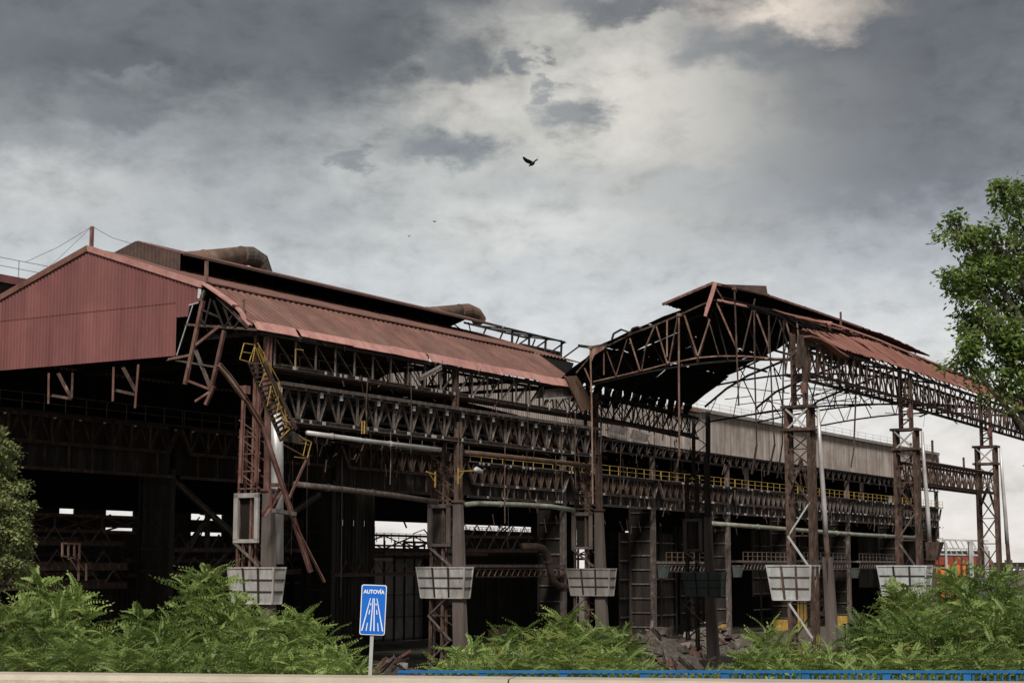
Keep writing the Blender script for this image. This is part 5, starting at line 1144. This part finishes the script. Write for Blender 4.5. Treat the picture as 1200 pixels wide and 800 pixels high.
def shrub_mesh(seed, h, rad, n_tips, lpt=11, L_=.5):
    rng = random.Random(seed); LV = []; SV = MB()
    lib = [compound_leaf(rng, L_, 9) for _ in range(6)]
    for t in range(n_tips):
        a = rng.uniform(0, 6.283); rr = rad * math.sqrt(rng.uniform(0, 1)); el_ = (1 - (rr / rad) ** 2) ** .5
        hz_ = h * (.22 + .74 * el_ * rng.uniform(.8, 1.0)); 
        if rng.random() < .3: hz_ *= rng.uniform(.5, .85)
        tip = np.array((math.cos(a) * rr, math.sin(a) * rr, hz_ - .12)); base_ = np.array((tip[0] * .25, tip[1] * .25, 0))
        mid = (tip + base_) / 2 + np.array((tip[0] * .15, tip[1] * .15, .1)); SV.tube([base_, mid, tip], [.035, .022, .01], 5, False)
        nl = lpt + rng.randint(-2, 3)
        for i in range(nl):
            f = i / nl; yaw = i * 2.4 + rng.uniform(-.3, .3); pitch = math.radians(58 - 78 * f + rng.uniform(-16, 16)); sc = rng.uniform(.7, 1.15) * (.65 + .5 * math.sin(math.pi * min(1, f + .2)))
            v = lib[rng.randrange(6)] * sc
            cp, sp_ = math.cos(pitch), math.sin(pitch); cy, sy = math.cos(yaw), math.sin(yaw)
            Ry = np.array(((cp, 0, -sp_), (0, 1, 0), (sp_, 0, cp))); Rz = np.array(((cy, -sy, 0), (sy, cy, 0), (0, 0, 1)))
            rl = rng.uniform(-.95, .95); Rx = np.array(((1, 0, 0), (0, math.cos(rl), -math.sin(rl)), (0, math.sin(rl), math.cos(rl))))
            o_ = tip + np.array((0, 0, -f * .45 * (.5 + rng.random()))) ; LV.append(v @ (Rz @ Ry @ Rx).T + o_)
    V = np.concatenate(LV); q = np.arange(len(V)).reshape(-1, 4)
    return V, q, SV
VAR = []
for i, (h, rad, tips, L_) in enumerate(((3.2, 1.45, 46, .66), (2.6, 1.6, 46, .64), (3.8, 1.5, 54, .7), (2.2, 1.25, 34, .56), (1.6, 1.4, 34, .5))):
    V, q, SV = shrub_mesh(20 + i, h, rad, tips, 11, L_)
    VAR.append((h, rad, np_mesh('crown', V, q, 'leaf_bright'), np_mesh('crown', V, q, 'leaf_mid'), SV.mesh('stems', 'stem')))
rng = random.Random(77); LV = []
for c_ in range(5):
    ox, oy = rng.uniform(-.5, .5), rng.uniform(-.5, .5)
    for i in range(7):
        v = compound_leaf(rng, .42, 7) * rng.uniform(.6, 1.1); yaw = i * 2.4; pt = math.radians(60 - 8 * i)
        cp, sp_, cy, sy = math.cos(pt), math.sin(pt), math.cos(yaw), math.sin(yaw)
        M_ = np.array(((cy, -sy, 0), (sy, cy, 0), (0, 0, 1))) @ np.array(((cp, 0, -sp_), (0, 1, 0), (sp_, 0, cp))); LV.append(v @ M_.T + np.array((ox, oy, rng.uniform(-.3, .15))))
V = np.concatenate(LV); TIPS = np_mesh('young_leaves', V, np.arange(len(V)).reshape(-1, 4), 'leaf_yellow')
def shrub(u, v_top, y, var, label, tone=0, wide=1.0, group='leafy shrubs before the mill'):
    T_ = AT(u, v_top, y); gz = ground_z(T_.x, y) - .05; h, rad, m1, m2, sm = VAR[var]; sc = (T_.z - gz) / h
    o = bpy.data.objects.new('shrub', None); COL.objects.link(o); o.location = (T_.x, y, gz); o.rotation_euler = (0, 0, R.uniform(0, 6.28)); o.scale = (sc ** .35 * wide * .84, sc ** .35 * wide * .84, sc)
    setp(o, label, 'shrub', group)
    a = bpy.data.objects.new('crown', m2 if tone else m1); COL.objects.link(a); a.parent = o
    if (var + int(u)) % 3 == 0:
        tp = bpy.data.objects.new('young_leaves', TIPS); COL.objects.link(tp); tp.parent = o; tp.location = (0, 0, h * .80); tp.scale = (1, 1, 1)
    b = bpy.data.objects.new('stems', sm); COL.objects.link(b); b.parent = o
    return o
SH = [  # u, top v, distance, variant, label, tone, width
 (64, 662, 55, 0, 'tall bright shrub at the left edge below the olive tree', 0, 1.15), (8, 690, 50, 1, 'shrub cut by the left picture edge, under the olive tree', 1, 1.1), (128, 724, 57, 1, 'mid green shrub in the dip between the two highest left bushes', 1, 1.1),
 (240, 655, 56, 2, 'tallest bright bush of the left thicket, below the first guard box', 0, 1.2), (178, 704, 54, 0, 'bush leaning on the left side of the tallest left bush', 1, 1.1), (300, 700, 53, 1, 'wide bush covering the foot of the red column', 0, 1.15),
 (355, 705, 54, 0, 'bush with a rounded top left of the blue sign', 0, 1.05), (392, 748, 50, 3, 'low bush at the right end of the left thicket', 0, 1.0), (92, 738, 47, 3, 'low front bush above the barrier at lower left, darker green', 1, 1.3),
 (40, 745, 46, 4, 'spreading low bush above the left end of the barrier', 0, 1.4), (160, 752, 46, 3, 'low fresh green bush in front of the left thicket', 0, 1.3), (235, 735, 47, 4, 'spreading low bush before the tallest left bush', 1, 1.5),
 (305, 742, 46, 3, 'low bush in front of the red column bush', 1, 1.3), (355, 752, 45, 4, 'yellowish low bush left of the sign post', 0, 1.2), (420, 776, 44.5, 4, 'tiny low bush at the foot of the sign post', 1, .7),
 (562, 744, 52, 3, 'low bush with spiky leaves below the second column', 0, 1.2), (602, 722, 55, 0, 'bush with outstretched leaves beside the yellow hook block', 1, 1.1), (662, 708, 54, 0, 'highest bush of the middle group, below the grey guard box', 0, 1.15),
 (700, 716, 56, 1, 'dark bush on the right flank of the highest middle bush', 1, 1.1), (632, 735, 50, 4, 'spreading bush before the highest middle bush', 1, 1.4), (722, 752, 49, 3, 'low bright bush left of the big scrap heap', 0, 1.1), (540, 762, 47, 4, 'low weedy bush at the left end of the blue railing', 0, 1.1),
 (596, 758, 47, 4, 'low bush directly behind the railing under the hook block', 1, 1.2), (680, 756, 46, 4, 'low bush directly behind the railing under the highest middle bush', 0, 1.3), (765, 774, 46, 4, 'sparse low bush before the big scrap heap', 0, .8),
 (905, 722, 56, 3, 'small bush left of the concrete pier of the tall lattice column', 0, 1.0), (884, 752, 50, 3, 'low bush between the scrap heap and the tall lattice column', 1, 1.0), (950, 748, 49, 4, 'low bush at the foot of the tall lattice column', 0, 1.1), (985, 757, 48, 4, 'low bush in front of the blue grey container', 1, 1.0),
 (1060, 676, 56, 2, 'large bush hiding the foot of the second lattice column', 0, 1.1), (1118, 658, 58, 2, 'highest dense bush of the right thicket', 1, 1.2), (1178, 655, 57, 2, 'tall bush at the right edge below the last lattice column', 1, 1.2), (1030, 700, 52, 1, 'bush on the left slope of the right thicket', 1, .9),
 (1085, 696, 50, 1, 'wide bush in the middle of the right thicket', 1, 1.2), (1150, 694, 50, 0, 'bush in front of the highest right bush', 0, 1.2), (1205, 700, 50, 0, 'bush cut by the right picture edge', 1, 1.2), (1040, 752, 46, 4, 'low bush behind the railing left of the right thicket', 0, 1.2),
 (1105, 750, 46, 4, 'low bush behind the railing in the middle of the right thicket', 1, 1.3), (1170, 748, 46, 4, 'low bush behind the railing at the far right', 0, 1.3), (826, 776, 46, 4, 'tiny green tuft bush right of the big scrap heap', 0, .6)]
for a in SH: shrub(*a)
# undergrowth along the bank
rng = random.Random(3); LV = []
lib = [compound_leaf(rng, .3, 4) for _ in range(4)]
for i in range(1500):
    y = rng.uniform(43, 66); x = rng.uniform(-22, 26) * y / 50
    if -3.5 < x * 50 / y < -2.0 and y < 50: continue
    v = lib[rng.randrange(4)] * rng.uniform(.6, 1.6); yaw = rng.uniform(0, 6.28); pt = rng.uniform(.3, 1.4)
    cp, sp_, cy, sy = math.cos(pt), math.sin(pt), math.cos(yaw), math.sin(yaw)
    M_ = np.array(((cy, -sy, 0), (sy, cy, 0), (0, 0, 1))) @ np.array(((cp, 0, -sp_), (0, 1, 0), (sp_, 0, cp)))
    LV.append(v @ M_.T + np.array((x, y, ground_z(x, y) + rng.uniform(0, .35))))
V = np.concatenate(LV); o = bpy.data.objects.new('undergrowth', np_mesh('undergrowth', V, np.arange(len(V)).reshape(-1, 4), 'leaf_mid')); COL.objects.link(o); setp(o, 'low weeds covering the bank behind the blue railing', 'weeds', kind='stuff')
# broadleaf trees
def tree(name, label, base, height, lobes, leaf, nleaf, mat, seed, trunk_r=.22, tips=None, twigs=5):
    rng = random.Random(seed); fr = Frame(name, label, 'tree', world=Vector(base)); nrng = np.random.RandomState(seed)
    g = MB(); top_ = np.mean([np.array(l[:3]) for l in lobes], axis=0)
    crown_top = np.array((top_[0] * .5, top_[1] * .5, height * .82)); tp = [np.array((0, 0, 0.)), crown_top * np.array((.1, .1, .35)), crown_top * np.array((.45, .45, .65)), crown_top]; g.tube([tuple(q) for q in tp], [trunk_r, trunk_r * .78, trunk_r * .5, trunk_r * .15], 8); g.build('trunk', 'bark', fr, smooth=True)
    pts = []; bm_ = MB()
    for (x, y, z, rx, rz, dens) in lobes:
        c_ = np.array((x, y, z)); zf = min(crown_top[2] * .92, max(height * .26, z * .62)); trunk_top = np.array([np.interp(zf, [q[2] for q in tp], [q[k] for q in tp]) for k in range(3)]); bm_.tube([tuple(trunk_top), tuple((trunk_top + c_) / 2 + np.array((0, 0, -.2))), tuple(c_)], [trunk_r * .3, trunk_r * .2, .035], 6, False)
        for _ in range(int(dens)):
            d = nrng.normal(size=3); d /= np.linalg.norm(d); r_ = nrng.uniform(.35, 1.02) ** .6; e = c_ + d * np.array((rx, rx, rz)) * r_
            m_ = (c_ + e) / 2 + np.array((0, 0, .15)); bm_.tube([tuple(c_ + (e - c_) * .2), tuple(m_), tuple(e)], [.025, .014, .006], 4, False)
            pts.append((m_, e, d)); 
    bm_.build('limbs', 'bark', fr)
    LV = []
    per = max(6, int(nleaf / len(pts)))
    for (m_, e, d) in pts:
        for k in range(per):
            f = nrng.uniform(.25, 1.05); c_ = m_ + (e - m_) * f + np.clip(nrng.normal(size=3), -1.6, 1.6) * leaf * np.array((1.3, 1.3, .8))
            a = nrng.normal(size=3); a[2] = a[2] * .5 - .5; a += d * .5; a /= np.linalg.norm(a); b = np.cross(a, nrng.normal(size=3) * .6 + np.array((0, 0, 1.0))); b /= np.linalg.norm(b) + 1e-6
            l_ = leaf * nrng.uniform(.5, 1.5); LV.append(np.array((c_, c_ + a * l_ * .45 + b * l_ * .27, c_ + a * l_, c_ + a * l_ * .45 - b * l_ * .27)))
    V = np.concatenate(LV); o = bpy.data.objects.new('crown', np_mesh('crown', V, np.arange(len(V)).reshape(-1, 4), mat)); COL.objects.link(o); o.parent = fr.o
TY = 27.0; bx = AT(1330, 665, TY).x; gz = 4.6
def lob(u, v, ru, rv, dens, y=TY, by=TY):
    P = AT(u, v, y); return (P.x - bx, y - TY, P.z - gz, ru / 2017 * y, rv / 2017 * y, dens)
tree('broadleaf_tree', 'big fresh green broadleaf tree reaching in from the right edge', (bx, TY, gz), 11,
     [lob(1178, 292, 58, 50, 34), lob(1140, 330, 44, 38, 26), lob(1128, 272, 34, 30, 13), lob(1186, 232, 28, 32, 14), lob(1158, 385, 50, 40, 30), lob(1192, 425, 44, 40, 24), lob(1225, 340, 60, 80, 34, TY + .8), lob(1134, 424, 34, 26, 13),
      lob(1200, 480, 22, 20, 5), lob(1172, 452, 30, 22, 9), lob(1260, 270, 70, 80, 34), lob(1290, 400, 70, 70, 26), lob(1215, 560, 18, 20, 4), lob(1165, 345, 60, 60, 30, TY + 1.2), lob(1300, 190, 60, 60, 20), lob(1360, 330, 90, 90, 34), lob(1430, 420, 80, 70, 26), lob(1420, 260, 70, 70, 24, TY + 1), lob(1340, 430, 80, 60, 24, TY - 1.2), lob(1340, 250, 80, 70, 24, TY + 1.5), lob(1300, 330, 80, 80, 26, TY - 1.3)], .08, 36000, 'leaf_tree', 5, .28)
OY = 62.0; bx = AT(-35, 665, OY).x; gz = ground_z(bx, OY); TYs = TY
def lob2(u, v, ru, rv, dens):
    P = AT(u, v, OY); return (P.x - bx, R.uniform(-.6, .6), P.z - gz, ru / 2017 * OY, rv / 2017 * OY, dens)
tree('olive_green_tree', 'soft olive green small tree at the left edge before the dark hall', (bx, OY, gz), 6,
     [lob2(-5, 545, 28, 34, 26), lob2(14, 585, 26, 26, 22), lob2(20, 628, 26, 24, 22), lob2(-10, 610, 40, 40, 34), lob2(-30, 560, 40, 45, 24), lob2(12, 660, 30, 26, 22), lob2(-40, 640, 50, 50, 26), lob2(2, 520, 14, 18, 10)], .12, 19000, 'leaf_olive', 9, .16)
